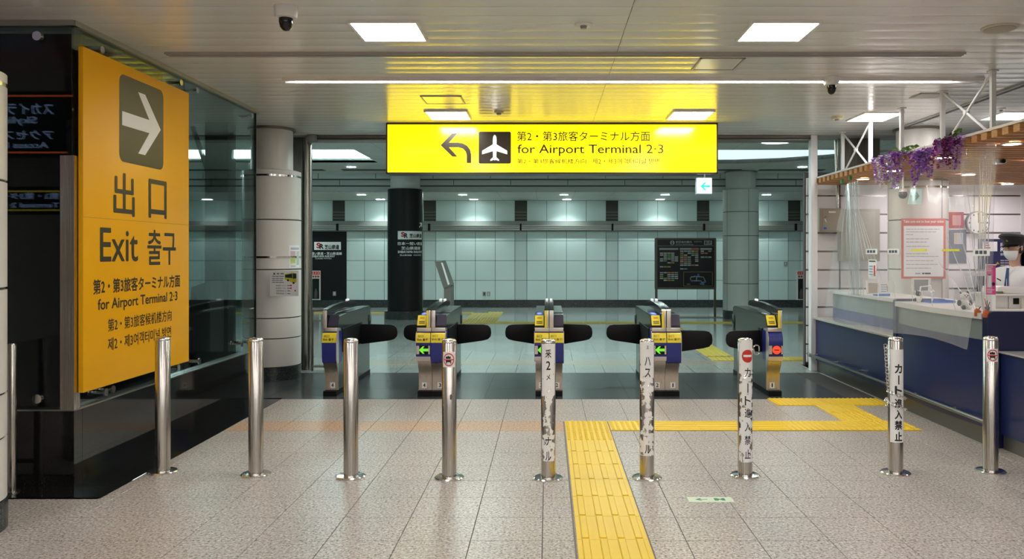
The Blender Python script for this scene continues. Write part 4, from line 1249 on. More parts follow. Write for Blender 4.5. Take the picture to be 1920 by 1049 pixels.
gates = [('leftmost ticket gate, a narrow half unit numbered four beside the railing', -2.508, [(1, '4', False, 2, False, False, 1.15, 0.459)]),
         ('ticket gate numbered four and three with green arrow, second in the row', -1.30, [(-1, '4', True, 2, True, False, 1.15, 0.335), (1, '3', False, 1, False, False, 1.15, 0.424)]),
         ('ticket gate behind the peeling bollard, middle one of the row', 0.015, [(-1, '3', True, 2, True, False, 1.15, 0.379), (1, '2', False, 1, False, False, 1.15, 0.376)]),
         ('ticket gate numbered two and one with green arrow, fourth in the row', 1.32, [(-1, '2', True, 1, True, False, 1.15, 0.418), (1, '1', False, 1, False, False, 0.33, 0.408)]),
         ('rightmost ticket gate, a narrow half unit with round red stop light', 2.612, [(-1, '1', True, 0, False, True, 0.33, 0.393)])]
for label, gx, halves in gates:
    t = thing('ticket_gate', label, 'ticket gate', (0, 0, 0), 'ticket gates in a row')
    for s, num, rd, strip, arr, stp, fy, fl_ in halves:
        half_gate(t, s, num, rd, strip, arr, stp, fy, fl_)
    t.location = (gx, GYF, 0)

# ================================================================== floor arrow sticker
fs = thing('floor_arrow', 'pale green evacuation arrow sticker on the granite floor', 'sticker', (1.05, 5.3, 0.001))
box('film', 0.91, 1.20, 5.24, 5.345, 0.0, 0.0012, mat('film green white', (0.66, 0.76, 0.58), 0.5), fs)
GR = mat('print green', (0.02, 0.22, 0.12), 0.5)
MB().prism([(0.955, 5.292), (0.99, 5.268), (1.0, 5.268), (0.985, 5.288), (1.035, 5.288), (1.035, 5.298), (0.985, 5.298), (1.0, 5.318), (0.99, 5.318)], 'xy', 0.0012, 0.0016).build('arrow', GR, fs)
MB().prism([(1.08, 5.268), (1.10, 5.268), (1.115, 5.29), (1.13, 5.268), (1.15, 5.268), (1.15, 5.32), (1.135, 5.32), (1.12, 5.30), (1.10, 5.32), (1.08, 5.32)], 'xy', 0.0012, 0.0016).build('exit_pictogram', GR, fs)

# ================================================================== airline information board and lectern in the hall
IY = 20.3
ib = thing('information_board', 'black airline information board on two legs in front of the back wall', 'board', (3.4, IY, 0))
IFR = mat('board frame', (0.10, 0.095, 0.075), 0.4, 0.5)
a = W(1228, 543, IY); b = W(1343, 446.5, IY)
MB().prism(rrect(a[0], b[0], a[2], b[2], 0.03), 'xz', IY, IY + 0.08).build('frame', IFR, ib)
for px in (1230.5, 1341):
    x = W(px, 0, IY)[0]
    box('leg', x - 0.025, x + 0.025, IY + 0.01, IY + 0.06, 0, a[2] + 0.05, IFR, ib)
box('foot_plate', a[0] - 0.1, b[0] + 0.15, IY - 0.2, IY + 0.25, 0, 0.01, IFR, ib)
box_px('screen', 1232.5, 1339, 449.5, 539, IY - 0.005, 0.01, mat('board black', (0.012, 0.013, 0.015), 0.25), ib)
BG = mat('board grey', (0.26, 0.28, 0.28), 0.5); BW = mat('board white', (0.36, 0.38, 0.37), 0.5)
YB = IY - 0.008
MB().disc(W(1260.5, 455.5, YB), 0.058, 'y', 0.002, 20).build('information_mark', BG, ib)
text_px('i', MATS['board black'], ib, 1259.5, 1261.7, 452, 459.3, YB - 0.002, 0.05)
text_px('航空会社案内', BG, ib, 1267, 1297, 451.8, 456.5, YB, 0.03)
text_px('Airline Information', BG, ib, 1267, 1300, 457.4, 459.8, YB, 0.02)
text_px('航空公司指南  항공사 안내', BG, ib, 1301, 1316, 452, 455, YB, 0.0)
box_px('floor_plate', 1320, 1335, 451.5, 459.5, YB, 0.002, BG, ib)
text_px('B1F', MATS['board black'], ib, 1321.5, 1333.5, 452.8, 458.2, YB - 0.002, 0.03)
box_px('divider', 1233, 1338, 461, 461.6, YB, 0.002, BG, ib)
for x0, x1, mm in ((1236, 1272, BG), (1274.5, 1296.5, BG), (1296.5, 1310.5, mat('board red', (0.30, 0.10, 0.10), 0.5)), (1313, 1335, BG)):
    box_px('column_header', x0, x1, 465.3, 469, YB, 0.002, mm, ib)
rnd = random.Random(7)
BCOL = [BW, BW, BW, BW, BW, mat('board orange', (0.45, 0.18, 0.05), 0.5), mat('board green', (0.12, 0.32, 0.06), 0.5), BG]
def rows_px(x0, n, ylist, dens):
    for yy in ylist:
        for i in range(n):
            if rnd.random() < dens:
                box_px('flight_code', x0 + 7.0 * i + 0.4, x0 + 7.0 * i + 6.4, yy, yy + 2.2, YB, 0.001, rnd.choice(BCOL), ib)
rows_px(1237, 5, [474 + 3.6 * k for k in range(6)], 0.62); rows_px(1237, 3, [499.5], 0.9); rows_px(1237, 5, [510.5 + 3.6 * k for k in range(5)], 0.85)
rows_px(1275, 5, [470.3 + 3.75 * k for k in range(8)], 0.78); rows_px(1275, 2, [500, 503.5], 0.8); rows_px(1313.5, 3, [470.3, 474], 0.9); rows_px(1313.5, 3, [481.5], 0.8)
GO = mat('board gold', (0.22, 0.19, 0.06), 0.5)
for q in ((1281.5, 1336, 510, 510.7), (1281.5, 1336, 536.5, 537.2), (1281.5, 1282.2, 510, 537), (1335.3, 1336, 510, 537)):
    box_px('map_frame', *q, YB, 0.002, GO, ib)
MB().tube([W(x, y, YB) for x, y in ((1304, 519), (1296, 519.5), (1294.5, 523), (1296, 527), (1314, 527), (1318, 531), (1323, 529), (1319, 520), (1306, 519))], 0.012, 5).build('map_route', mat('map grey', (0.22, 0.26, 0.30), 0.5), ib)
MB().tube([W(1306, 519, YB), W(1306, 527, YB)], 0.012, 5).build('map_route', MATS['map grey'], ib)
for pts in (((1298, 519), (1303, 517), (1307, 518.5), (1308, 514), (1311, 514), (1311, 518), (1316, 519)), ((1312, 531), (1316, 530), (1321, 527), (1323, 529), (1320, 532), (1321, 535), (1313, 534.5))):
    poly_px('map_terminal', pts, YB - 0.001, 0.001, mat('map blue', (0.03, 0.12, 0.30), 0.5), ib)
text_px('現在地', GO, ib, 1288, 1294, 532, 534.5, YB, 0.03)
le = thing('lectern', 'grey slanted lectern stand with white sheet before the back wall', 'lectern', (-2.2, 16.5, 0))
LGREY = mat('lectern grey', (0.20, 0.195, 0.18), 0.4, 0.4)
q = [W(x, y, 16.5) for x, y in ((817.5, 490.5), (831, 489.5), (847.5, 535), (834, 540.5))]
MB().prism([(p[0], p[2]) for p in q], 'xz', 16.3, 16.9).build('slanted_panel', LGREY, le)
q = [W(x, y, 16.25) for x, y in ((826.5, 493), (829.5, 493), (842.5, 533.5), (839.5, 535))]
MB().prism([(p[0], p[2]) for p in q], 'xz', 16.28, 16.3).build('white_sheet', PAPER, le)
p0 = W(834, 575, 16.5); p1 = W(847.5, 536, 16.5)
box('stand', p0[0], p1[0], 16.35, 16.85, 0, p1[2], LGREY, le)

# ================================================================== notices on the left white column
def board_on(name, label, cat, px0, px1, py0, py1, Y, parent_m=PAPER, yaw=0.0):
    a = W(px0, py1, Y); b = W(px1, py0, Y)
    t = thing(name, label, cat, (a[0], Y, a[2]))
    t.rotation_euler = (0, 0, yaw)
    w, h = b[0] - a[0], b[2] - a[2]
    MB().box(a[0], b[0], Y, Y + 0.006, a[2], b[2]).build('sheet', parent_m, t)
    return t, a[0], b[0], a[2], b[2]
CY = 10.11
t, x0, x1, z0, z1 = board_on('bus_notice', 'white notice with yellow bus picture on the white column', 'notice', 506, 560, 508, 555.5, CY)
def ln(t, px0, px1, py, hpx, Y, m, name='text_line'):
    return box_px(name, px0, px1, py, py + hpx, Y - 0.0015, 0.001, m, t)
text_px('✖', INK, t, 512, 516.5, 511.5, 516, CY - 0.002, 0.02, 'cross_mark')
for a_, b_ in ((519, 523.5), (526, 532)):
    ln(t, a_, b_, 512.5, 2.2, CY, mat('soft ink', (0.18, 0.17, 0.18), 0.6))
for i, y in enumerate((518, 522, 525.5, 529.3)):
    for a_, b_ in ((510, 516), (516.8, 523), (523.8, 532 - (i % 3))):
        ln(t, a_, b_, y - 0.1, 1.3, CY, mat('soft ink', (0.18, 0.17, 0.18), 0.6))
for i, s in enumerate(('第2旅客ターミナル', '第3旅客ターミナル', 'TERMINAL 2', 'TERMINAL 3')):
    text_px(s, INK, t, 517.5, 536, 534.5 + 5 * i, 537.2 + 5 * i, CY - 0.002, 0.0)
    ln(t, 538.5, 544, 535.2 + 5 * i, 1.4, CY, mat('soft ink', (0.18, 0.17, 0.18), 0.6))
for x, y in ((545.5, 534.8), (545.5, 539.8), (553.5, 544.4)):
    MB().disc(W(x, y + 1, CY - 0.003), 0.01, 'y', 0.001, 10).build('red_dot', RED, t)
BUSY = mat('bus yellow', (0.62, 0.56, 0.03), 0.5)
poly_px('bus_side', [(534, 514.5), (548.5, 511.5), (548.5, 530.5), (534, 524)], CY - 0.002, 0.001, BUSY, t)
poly_px('bus_front', [(548.5, 511.5), (556, 513), (556, 530), (548.5, 531.5)], CY - 0.002, 0.001, mat('bus lime', (0.50, 0.50, 0.05), 0.5), t)
poly_px('bus_window', [(534.5, 516), (548, 513.5), (548, 522), (534.5, 520.5)], CY - 0.003, 0.001, mat('bus glass', (0.02, 0.035, 0.05), 0.3), t)
poly_px('bus_window', [(549, 513), (555.5, 514), (555.5, 522.5), (549, 523)], CY - 0.003, 0.001, MATS['bus glass'], t)
for x, y in ((540, 526), (550.5, 531)):
    MB().disc(W(x, y, CY - 0.004), 0.012, 'y', 0.001, 10).build('bus_wheel', BLACK, t)
mn = thing('map_notice', 'narrow white and green notice bent round the edge of the white column', 'notice', (-3.3, 10.2, 1.5))
cxx, cyy, rr = -3.548, 10.5, 0.363
def angc(px): return math.asin(max(-0.985, min(0.985, ((px - VX) * 10.2 / FOC - cxx) / rr)))
aa, ab = 0.93, 1.5
zA, zB = zpix(503, 10.2), zpix(460, 10.2)
MB().lathe([(rr, zA), (rr, zB)], cxx, cyy, 8, aa, ab).build('sheet', PAPER, mn)
for z0_, z1_, c0, c1, mm in ((0.80, 0.90, 0.1, 0.9, mat('notice blue grey', (0.45, 0.5, 0.58), 0.6)), (0.52, 0.74, 0.08, 0.5, mat('notice pink', (0.62, 0.45, 0.50), 0.6)), (0.2, 0.46, 0.08, 0.5, mat('notice green', (0.50, 0.62, 0.18), 0.6)), (0.12, 0.74, 0.6, 0.92, mat('notice mint', (0.5, 0.62, 0.55), 0.6)), (0.05, 0.1, 0.1, 0.5, MATS['notice blue grey'])):
    MB().lathe([(rr + 0.0015, zA + (zB - zA) * z0_), (rr + 0.0015, zA + (zB - zA) * z1_)], cxx, cyy, 6, aa + (ab - aa) * c0, aa + (ab - aa) * c1).build('printed_field', mm, mn)

# ================================================================== ticket counter on the right
CX = 3.63
KICK = mat('kick plate', (0.16, 0.155, 0.14), 0.35, 0.7)
GREYG = mat('grey back-painted glass', (0.22, 0.27, 0.27), 0.12)
TOPW = mat('counter top', (0.66, 0.65, 0.62), 0.35)
ct = thing('ticket_counter', 'long navy blue ticket counter with bag ledge, far section', 'counter', (CX, 9.8, 0))
box('kick_plate', CX + 0.02, CX + 0.1, 8.5, 11.1, 0, 0.15, KICK, ct)
box('front_panel', CX, CX + 0.1, 8.5, 11.1, 0.15, 0.705, NAVY, ct)
box('bag_ledge', CX - 0.035, CX + 0.30, 8.53, 11.12, 0.705, 0.735, mat('ledge steel', (0.72, 0.70, 0.67), 0.25, 0.5), ct, bevel=0.008)
box('lower_riser', CX + 0.25, CX + 0.33, 8.53, 11.1, 0.735, 0.86, mat('navy riser', (0.03, 0.04, 0.17), 0.3), ct)
box('glass_riser', CX + 0.25, CX + 0.33, 8.53, 11.1, 0.86, 1.055, GREYG, ct)
box('worktop', CX + 0.20, CX + 0.74, 8.53, 11.15, 1.055, 1.10, TOPW, ct, bevel=0.006)
MB().prism(rrect(CX - 0.02, CX + 0.5, 0.70, 1.125, 0.03), 'xz', 8.46, 8.53).build('end_panel', NAVY, ct)
c2 = thing('ticket_window_counter', 'taller navy counter with grey glass front, near section behind the chained bollard', 'counter', (CX, 7.6, 0))
box('kick_plate', CX + 0.02, CX + 0.1, 6.78, 8.5, 0, 0.15, KICK, c2)
mb = MB()
def bulge(y): return CX - 0.05 * math.sin(math.pi * min(1, max(0, (y - 6.78) / 1.68)))
N = 14
ysq = [6.78 + 1.68 * i / N for i in range(N + 1)]
outer = [(bulge(y), y) for y in ysq]
MB().prism(outer + [(CX + 0.12, ysq[-1]), (CX + 0.12, ysq[0])], 'xy', 0.15, 0.875).build('front_panel', NAVY, c2, smooth=30)
MB().prism([(x + 0.008, y) for x, y in outer] + [(CX + 0.12, ysq[-1]), (CX + 0.12, ysq[0])], 'xy', 0.875, 1.05).build('glass_panel', GREYG, c2, smooth=30)
MB().prism([(x - 0.03, y) for x, y in outer] + [(CX + 0.7, ysq[-1]), (CX + 0.7, ysq[0])], 'xy', 1.05, 1.10).build('worktop', TOPW, c2, smooth=30)
MB().prism(rrect(CX - 0.02, CX + 0.75, 0.0, 1.12, 0.04), 'xz', 6.68, 6.78).build('end_panel', mat('dark navy', (0.006, 0.009, 0.05), 0.35), c2)
c3 = thing('side_counter', 'low navy counter section at the right edge beyond the last bollard', 'counter', (3.7, 6.2, 0))
box('kick_plate', 3.72, 3.8, 4.6, 6.66, 0, 0.12, KICK, c3)
box('front_panel', 3.70, 3.8, 4.6, 6.66, 0.12, 0.785, NAVY, c3)
box('ledge', 3.68, 4.0, 4.6, 6.66, 0.785, 0.80, MATS['ledge steel'], c3)
hr_ = thing('counter_handrail', 'thin steel bumper rail along the foot of the blue counter', 'rail', (3.55, 9, 0.22))
MB().rod((3.55, 6.60, 0.225), (3.55, 11.15, 0.225), 0.018, 12).build('rail', mat('bumper grey', (0.20, 0.20, 0.19), 0.3, 0.8), hr_, smooth=40)
for i in range(6):
    y = 7.2 + 0.75 * i
    MB().rod((3.55, y, 0.225), (3.66, y, 0.25), 0.008, 8).build('bracket', STEEL, hr_, smooth=40)
# white corner post up to the ceiling
pw = struct('trim_8')
box('corner_post', 3.565, 3.655, 11.05, 11.16, 0, 3.2, mat('post white', (0.80, 0.80, 0.82), 0.35), pw, bevel=0.006)
box('rail_clip', 3.53, 3.57, 11.0, 11.1, 0.2, 0.24, STEEL, pw)
# back wall of the booth
bw = struct('wall_booth')
BWY = 11.6
box('backing', 3.66, 8.5, BWY + 0.03, BWY + 0.1, 0, 2.75, mat('booth joint', (0.09, 0.08, 0.08), 0.5), bw)
BWM = mat('booth panel', (0.87, 0.84, 0.86), 0.32)
for i in range(10):
    z0 = 0.04 + 0.264 * i
    for x0, x1 in ((3.68, 4.14), (4.165, 4.98), (4.99, 6.06), (6.07, 6.72), (6.73, 8.4)):
        box('wall_panel', x0, x1, BWY, BWY + 0.03, z0 + 0.012, z0 + 0.252, BWM, bw)
        box('steel_joint', x0, x1, BWY + 0.012, BWY + 0.03, z0 - 0.010, z0 + 0.010, mat('steel joint', (0.35, 0.33, 0.33), 0.2, 0.9), bw)
box('divider', 6.72, 6.76, BWY - 0.02, BWY, 0, 2.75, mat('post white', (0.80, 0.80, 0.82), 0.35), bw)
# grey switch box with conduit
BOXC = mat('box taupe', (0.33, 0.30, 0.25), 0.4)
sb = thing('switch_box', 'small taupe metal box with conduit on the booth wall beside the white post', 'box', W(1560, 436, 11.4))
box_px('body', 1536, 1581, 391, 435, 11.38, 0.2, BOXC, sb, bevel=0.006)
box_px('door', 1543, 1579, 394, 432, 11.372, 0.01, mat('box door', (0.38, 0.345, 0.29), 0.4), sb, bevel=0.003)
box_px('name_plate', 1554, 1567, 396.5, 399.5, 11.368, 0.004, PAPER, sb)
MB().tube([W(1549, 406, 11.365), W(1547, 411, 11.35), W(1549.5, 417, 11.365)], 0.012, 8).build('handle', STEELH, sb, smooth=50)
box_px('blue_label', 1544.5, 1550, 426.5, 430.5, 11.368, 0.003, mat('label blue', (0.05, 0.12, 0.5), 0.5), sb)
MB().rod(W(1571, 392, 11.45), W(1566, 232, 11.45), 0.022, 12).build('conduit', STEEL, sb, smooth=40)
gp = thing('grey_cabinet', 'wide flat taupe cabinet behind the vinyl sheet on the booth wall', 'cabinet', W(1612, 490, 11.5))
box_px('body', 1577, 1650, 392, 490, 11.45, 0.15, BOXC, gp, bevel=0.006)
box_px('door', 1586, 1641, 398, 486, 11.442, 0.01, MATS['box door'], gp, bevel=0.003)
# dark panel behind, above the wall
box('wall_booth_upper', 4.05, 4.6, 11.3, 11.4, 2.6, 3.2, brushed('panel steel', (0.19, 0.175, 0.155), 0.3))['kind'] = 'structure'

# ================================================================== wooden slat canopy
WOOD = mat('warm wood', (0.50, 0.24, 0.075), 0.45)
nt = WOOD.node_tree
n = pos_noise(nt, 3.0, 3, 0.6, (2, 20, 30))
nt.links.new(ramp(nt, n, [(0.3, (0.40, 0.175, 0.05)), (0.7, (0.58, 0.30, 0.11))]), nt.nodes['Principled BSDF'].inputs['Base Color'])
cn = thing('slat_canopy', 'wooden slat canopy over the ticket counter', 'canopy', (CX, 8.6, 2.55))
o = MB().box(0, 4.2, -0.045, 0.045, 0, 0.062).build('slat', WOOD, None, bevel=0.003, segs=1)
slat_me = o.data
bpy.data.objects.remove(o)
for i in range(36):
    y = 11.24 - 0.158 * i
    inst('slat', slat_me, cn, (CX + 0.012, y, 2.545))
box('edge_beam', CX + 0.01, CX + 0.16, 5.6, 11.28, 2.61, 2.632, mat('beam white', (0.74, 0.70, 0.68), 0.4), cn)
for x in (CX + 1.4, CX + 2.8):
    box('edge_beam', x, x + 0.06, 5.6, 11.28, 2.607, 2.64, MATS['beam white'], cn)
box('reflection_shield', CX + 0.2, CX + 4.1, 5.6, 11.28, 2.612, 2.62, mat('shield grey', (0.22, 0.22, 0.22), 0.8), cn)  # unseen board added to keep the wood's reflection off the ceiling
WARM = emis('warm downlight', (1.0, 0.84, 0.64), 32.0)
for x, y, w in ((3.97, 6.98, 'nearest the right edge'), (3.87, 7.98, 'behind the last flower cluster'), (3.92, 9.25, 'behind the first flower cluster'), (3.98, 10.3, 'at the far end above the hanging vinyl')):
    d = thing('canopy_downlight', 'warm round downlight set in the wooden canopy ' + w, 'light', (x, y, 2.545), 'canopy downlights')
    MB().disc((x, y, 2.530), 0.085, 'z', 0.014, 24, 0.07).build('trim_ring', WHITE, d)
    MB().disc((x, y, 2.534), 0.07, 'z', 0.008, 24).build('lens', WARM, d)
for x in (5.0, 6.2):  # hidden lamps added to brighten the booth interior
    for y in (6.9, 8.3, 9.7, 11.0):
        d = thing('canopy_downlight', 'unseen round downlight added under the wooden canopy to brighten the booth', 'light', (x, y, 2.545), 'added inner canopy downlights')
        MB().disc((x, y, 2.530), 0.085, 'z', 0.014, 24, 0.07).build('trim_ring', WHITE, d)
        MB().disc((x, y, 2.534), 0.07, 'z', 0.008, 24).build('lens', emis('booth fill', (1.0, 0.95, 0.97), 130.0), d)
cc = thing('canopy_camera', 'small black and white camera under the wooden canopy', 'camera', W(1880, 302, 8.2))
box_px('housing', 1871, 1888, 297, 306, 8.2, 0.1, WHITE, cc, bevel=0.006)
MB().disc(W(1882, 302, 8.17), 0.022, 'y', 0.03, 14).build('lens', BLACKGLOSS, cc)
p = W(1878, 297, 8.25)
box('mount', p[0] - 0.012, p[0] + 0.012, 8.24, 8.27, p[2], 2.55, WHITE, cc)
# white hanger posts and crosses
PW = mat('hanger white', (0.80, 0.80, 0.80), 0.35)
def hanger(y, label, r=0.019):
    t = thing('canopy_hanger', label, 'post', (3.9, y, 2.62), 'canopy hanger posts')
    box('post', 3.9 - r, 3.9 + r, y - r, y + r, 2.62, 3.2, PW, t)
    box('ceiling_plate', 3.9 - 0.035, 3.9 + 0.035, y - 0.035, y + 0.035, 3.19, 3.2, PW, t)
for y, w in ((10.79, 'thin white hanger post farthest along the canopy'), (9.86, 'bright white hanger post left of the first flower cluster'), (8.99, 'slim white hanger post between the first two flower clusters'), (8.06, 'white hanger post rising behind the last flower cluster'), (7.15, 'white hanger post nearest the viewer by the strip light end')):
    hanger(y, w)
def cross(ya, yb, label):
    t = thing('cross_bracing', label, 'bracing', (3.9, (ya + yb) / 2, 2.9))
    for z0, z1 in ((2.63, 3.19), (3.19, 2.63)):
        MB().rod((3.9, ya, z0), (3.9, yb, z1), 0.012, 8).build('brace', PW, t, smooth=40)
    MB().disc((3.88, (ya + yb) / 2, 2.91), 0.025, 'x', 0.04, 12).build('hub', PW, t)
cross(10.79, 9.86, 'thin white cross bracing at the far end of the canopy')
cross(8.06, 7.15, 'large white cross bracing nearest the viewer above the canopy')

# ================================================================== clear vinyl sheet
vs = thing('vinyl_sheet', 'clear crinkled vinyl sheet hanging from the canopy to the counter', 'screen', (3.7, 8.5, 1.1))
def vinyl(name, y0, y1, ny, nz, ztop, zbot, xt, xb, seed, gather=0.0):
    V = []
    for i in range(ny + 1):
        u = i / ny
        for j in range(nz + 1):
            v = j / nz          # 0 top
            yy = y0 + (y1 - y0) * u
            if gather:
                yc = y0 + 0.02
                yy = yc + (yy - yc) * (1 - gather * v ** 1.2)
            zt = ztop(u); zb = zbot(u)
            z = zt + (zb - zt) * v
            fold = 0.5 + abs(u - 0.5)
            x = xt + (xb - xt) * v ** 0.8 + 0.004 * math.sin(u * 46 + 3 * v + seed) * fold + 0.022 * noise.noise(Vector((u * 5, v * 1.5, seed))) + 0.007 * noise.noise(Vector((u * 24 + v * 6, v * 3, seed + 4)))
            V.append((x, yy, z))
    F = [(i * (nz + 1) + j, (i + 1) * (nz + 1) + j, (i + 1) * (nz + 1) + j + 1, i * (nz + 1) + j + 1) for i in range(ny) for j in range(nz)]
    MB().add(V, F).build(name, VINYL, vs, smooth=180)
vinyl('sheet', 6.74, 10.25, 150, 34, lambda u: 2.50 - 0.05 * abs(math.sin(u * 9)), lambda u: 0.80 + 0.03 * math.sin(u * 8), 3.76, 3.47, 1.0)
vinyl('gathered_sheet', 6.72, 7.35, 60, 30, lambda u: 2.52, lambda u: 1.06, 3.70, 3.66, 5.0, 0.8)
vinyl('gathered_sheet', 9.9, 10.35, 40, 30, lambda u: 2.49 - 0.02 * u, lambda u: 1.08, 3.78, 3.80, 9.0, 0.3)
CREASE_GLINT = glass_mat('vinyl crease', (0.96, 0.96, 0.97), 0.6, 0.25, 0.42)  # milky tubes standing in for bright highlights on the folds
rc = random.Random(21)
def crease_glint(p, q, r):
    a, b = Vector(p), Vector(q)
    pts = [a.lerp(b, i / 6) + Vector((rc.uniform(-0.004, 0.004), rc.uniform(-0.01, 0.01), 0)) for i in range(7)]
    MB().tube(pts, [0.0006 + r * math.sin(math.pi * i / 6) for i in range(7)], 5).build('crease_glint', CREASE_GLINT, vs, smooth=60)
for k in range(9):      # highlights of folds fanning down from the far top corner
    crease_glint((3.755, 10.22 - 0.01 * k, 2.49), (3.68, 10.25 - 0.16 * k, 1.75 - 0.06 * k), 0.004)
for k in range(5):     # highlights of folds drawn to the near lower corner
    crease_glint((3.62, 6.82, 1.06), (3.70 + 0.004 * k, 7.0 + 0.2 * k, 2.35 - 0.2 * k), 0.0035)
for k in range(7):      # highlights of short pulls along the counter edge
    y = 7.2 + 0.42 * k
    crease_glint((3.60, y, 1.06), (3.66, y + 0.18, 1.32), 0.003)
for k in range(5):
    crease_glint((3.73, 6.84 + 0.05 * k, 2.48), (3.64, 6.80 + 0.02 * k, 1.15), 0.004)
for y, z in ((10.3, 2.50), (10.02, 2.52)):
    MB().box(3.70, 3.73, y - 0.02, y + 0.02, z - 0.02, z + 0.03).build('green_clip', mat('clip green', (0.05, 0.35, 0.12), 0.5), vs)
# signs stuck on the sheet (plane x about 3.66, read from the concourse)
def on_sheet(name, label, px0, px1, py0, py1, m, X=3.565):
    ya, yb = X * FOC / (px1 - VX), X * FOC / (px0 - VX)
    ym = (ya + yb) / 2
    z0, z1 = zpix(py1, ym), zpix(py0, ym)
    t = thing(name, label, 'notice', (X, ym, z0))
    box('card', X - 0.004, X, ya, yb, z0, z1, m, t)
    return t, ya, yb, z0, z1
for px, w in ((1624, 'leftmost on the vinyl sheet'), (1665, 'next to the column on the vinyl sheet'), (1826, 'on the vinyl sheet beside the staff member')):
    wd = 21 if px < 1800 else 30
    t, ya, yb, z0, z1 = on_sheet('distance_notice', 'small white card with dark pictures ' + w, px, px + wd, 467, 477 if px < 1800 else 480, PAPER)
    for i in range(3):
        yy = ya + (yb - ya) * (0.16 + 0.26 * i)
        box('picture', 3.558, 3.562, yy, yy + (yb - ya) * 0.18, z0 + (z1 - z0) * 0.25, z0 + (z1 - z0) * 0.75, mat('picture dark', (0.06, 0.07, 0.13), 0.5), t)
for px0, px1, w in ((1710, 1738, 'across the red framed poster'), (1767, 1799, 'right of the red framed poster')):
    on_sheet('yellow_tape', 'short yellow tape strip on the vinyl ' + w, px0, px1, 467.5, 471.5, mat('tape yellow', (0.80, 0.75, 0.05), 0.5))
t, ya, yb, z0, z1 = on_sheet('hanging_notice', 'narrow white notice with red arrow hanging on the vinyl sheet', 1629, 1643.5, 487, 523, PAPER)
box('red_bar', 3.558, 3.562, ya + (yb - ya) * 0.12, ya + (yb - ya) * 0.28, z0 + (z1 - z0) * 0.14, z0 + (z1 - z0) * 0.7, RED, t)
for k in range(4):
    box('printed_field', 3.558, 3.562, ya + (yb - ya) * 0.42, ya + (yb - ya) * 0.88, z0 + (z1 - z0) * (0.18 + 0.14 * k), z0 + (z1 - z0) * (0.26 + 0.14 * k), mat('print blue', (0.25, 0.40, 0.55), 0.5), t)
box('printed_field', 3.558, 3.562, ya + (yb - ya) * 0.1, ya + (yb - ya) * 0.9, z0 + (z1 - z0) * 0.88, z0 + (z1 - z0) * 0.94, INK, t)

# ================================================================== wisteria clusters
def wisteria(px0, px1, py0, py1, Y, cols, n, label, seed):
    rn = random.Random(seed)
    a = W(px0, py1, Y); b = W(px1, py0, Y)
    cx_ = (a[0] + b[0]) / 2
    t = thing('wisteria', label, 'flowers', (cx_, Y, b[2]), 'artificial wisteria on the canopy edge')
    petals = {c: MB() for c in cols}
    strands = max(3, int((px1 - px0) / 8))
    for s in range(strands):
        fq = (s + 0.5) / strands
        sx = 3.46 + 0.12 * fq
        ln_ = (b[2] - a[2]) * (0.62 + 0.38 * rn.random())
        st_top = b[2] - (b[2] - a[2]) * 0.12 * rn.random()
        sy = sx * FOC / (px0 + (px1 - px0) * fq - VX)
        col = cols[s % len(cols)]
        MB().rod((sx, sy, st_top + 0.02), (sx, sy, st_top - ln_), 0.002, 5).build('stem', mat('stem green', (0.10, 0.22, 0.05), 0.6), t)
        m = int(n / strands)
        for i in range(m):
            f = ((i + rn.random()) / m) ** 1.25
            rad = 0.052 * (1 - f * 0.75)
            aa_ = rn.random() * 6.28
            p = Vector((sx + rad * math.cos(aa_), sy + rad * math.sin(aa_), st_top - ln_ * f))
            c = col if rn.random() < 0.72 else rn.choice(cols)
            mb = petals[c]
            d1 = Vector((math.cos(aa_), math.sin(aa_), rn.uniform(-0.6, 0.3))).normalized()
            d2 = d1.cross(Vector((0, 0, 1))).normalized()
            sz = 0.022 * (1.15 - 0.5 * f) * rn.uniform(0.8, 1.25)
            nrm = d1.cross(d2) * sz * 0.5
            tw = rn.uniform(-0.6, 0.6)
            d2 = (d2 * math.cos(tw) + nrm.normalized() * math.sin(tw))
            mb.add([p - d1 * sz * 0.6, p + d2 * sz + nrm, p + d1 * sz, p - d2 * sz + nrm, p + nrm * 0.2], [(0, 1, 4), (1, 2, 4), (2, 3, 4), (3, 0, 4)])
    for c, mb in petals.items():
        if mb.v:
            mb.build('petals', mat('petal ' + c, {'violet': (0.30, 0.06, 0.52), 'lilac': (0.50, 0.24, 0.70), 'white': (0.80, 0.76, 0.82), 'purple': (0.16, 0.03, 0.28), 'magenta': (0.40, 0.05, 0.32), 'crimson': (0.28, 0.01, 0.08)}[c], 0.6), t, smooth=60)
    return t
wisteria(1641, 1690, 284, 356, 8.45, ['lilac', 'white', 'violet', 'white', 'lilac', 'violet'], 520, 'white and violet wisteria cluster, leftmost on the canopy edge', 1)
wisteria(1711, 1747, 276, 342, 7.7, ['violet', 'lilac', 'lilac', 'violet', 'white'], 420, 'violet wisteria cluster hanging in the middle of the canopy edge', 2)
wisteria(1758, 1798, 256, 332, 7.2, ['magenta', 'lilac', 'crimson', 'purple', 'lilac'], 400, 'magenta wisteria cluster hanging nearest the large cross bracing', 3)
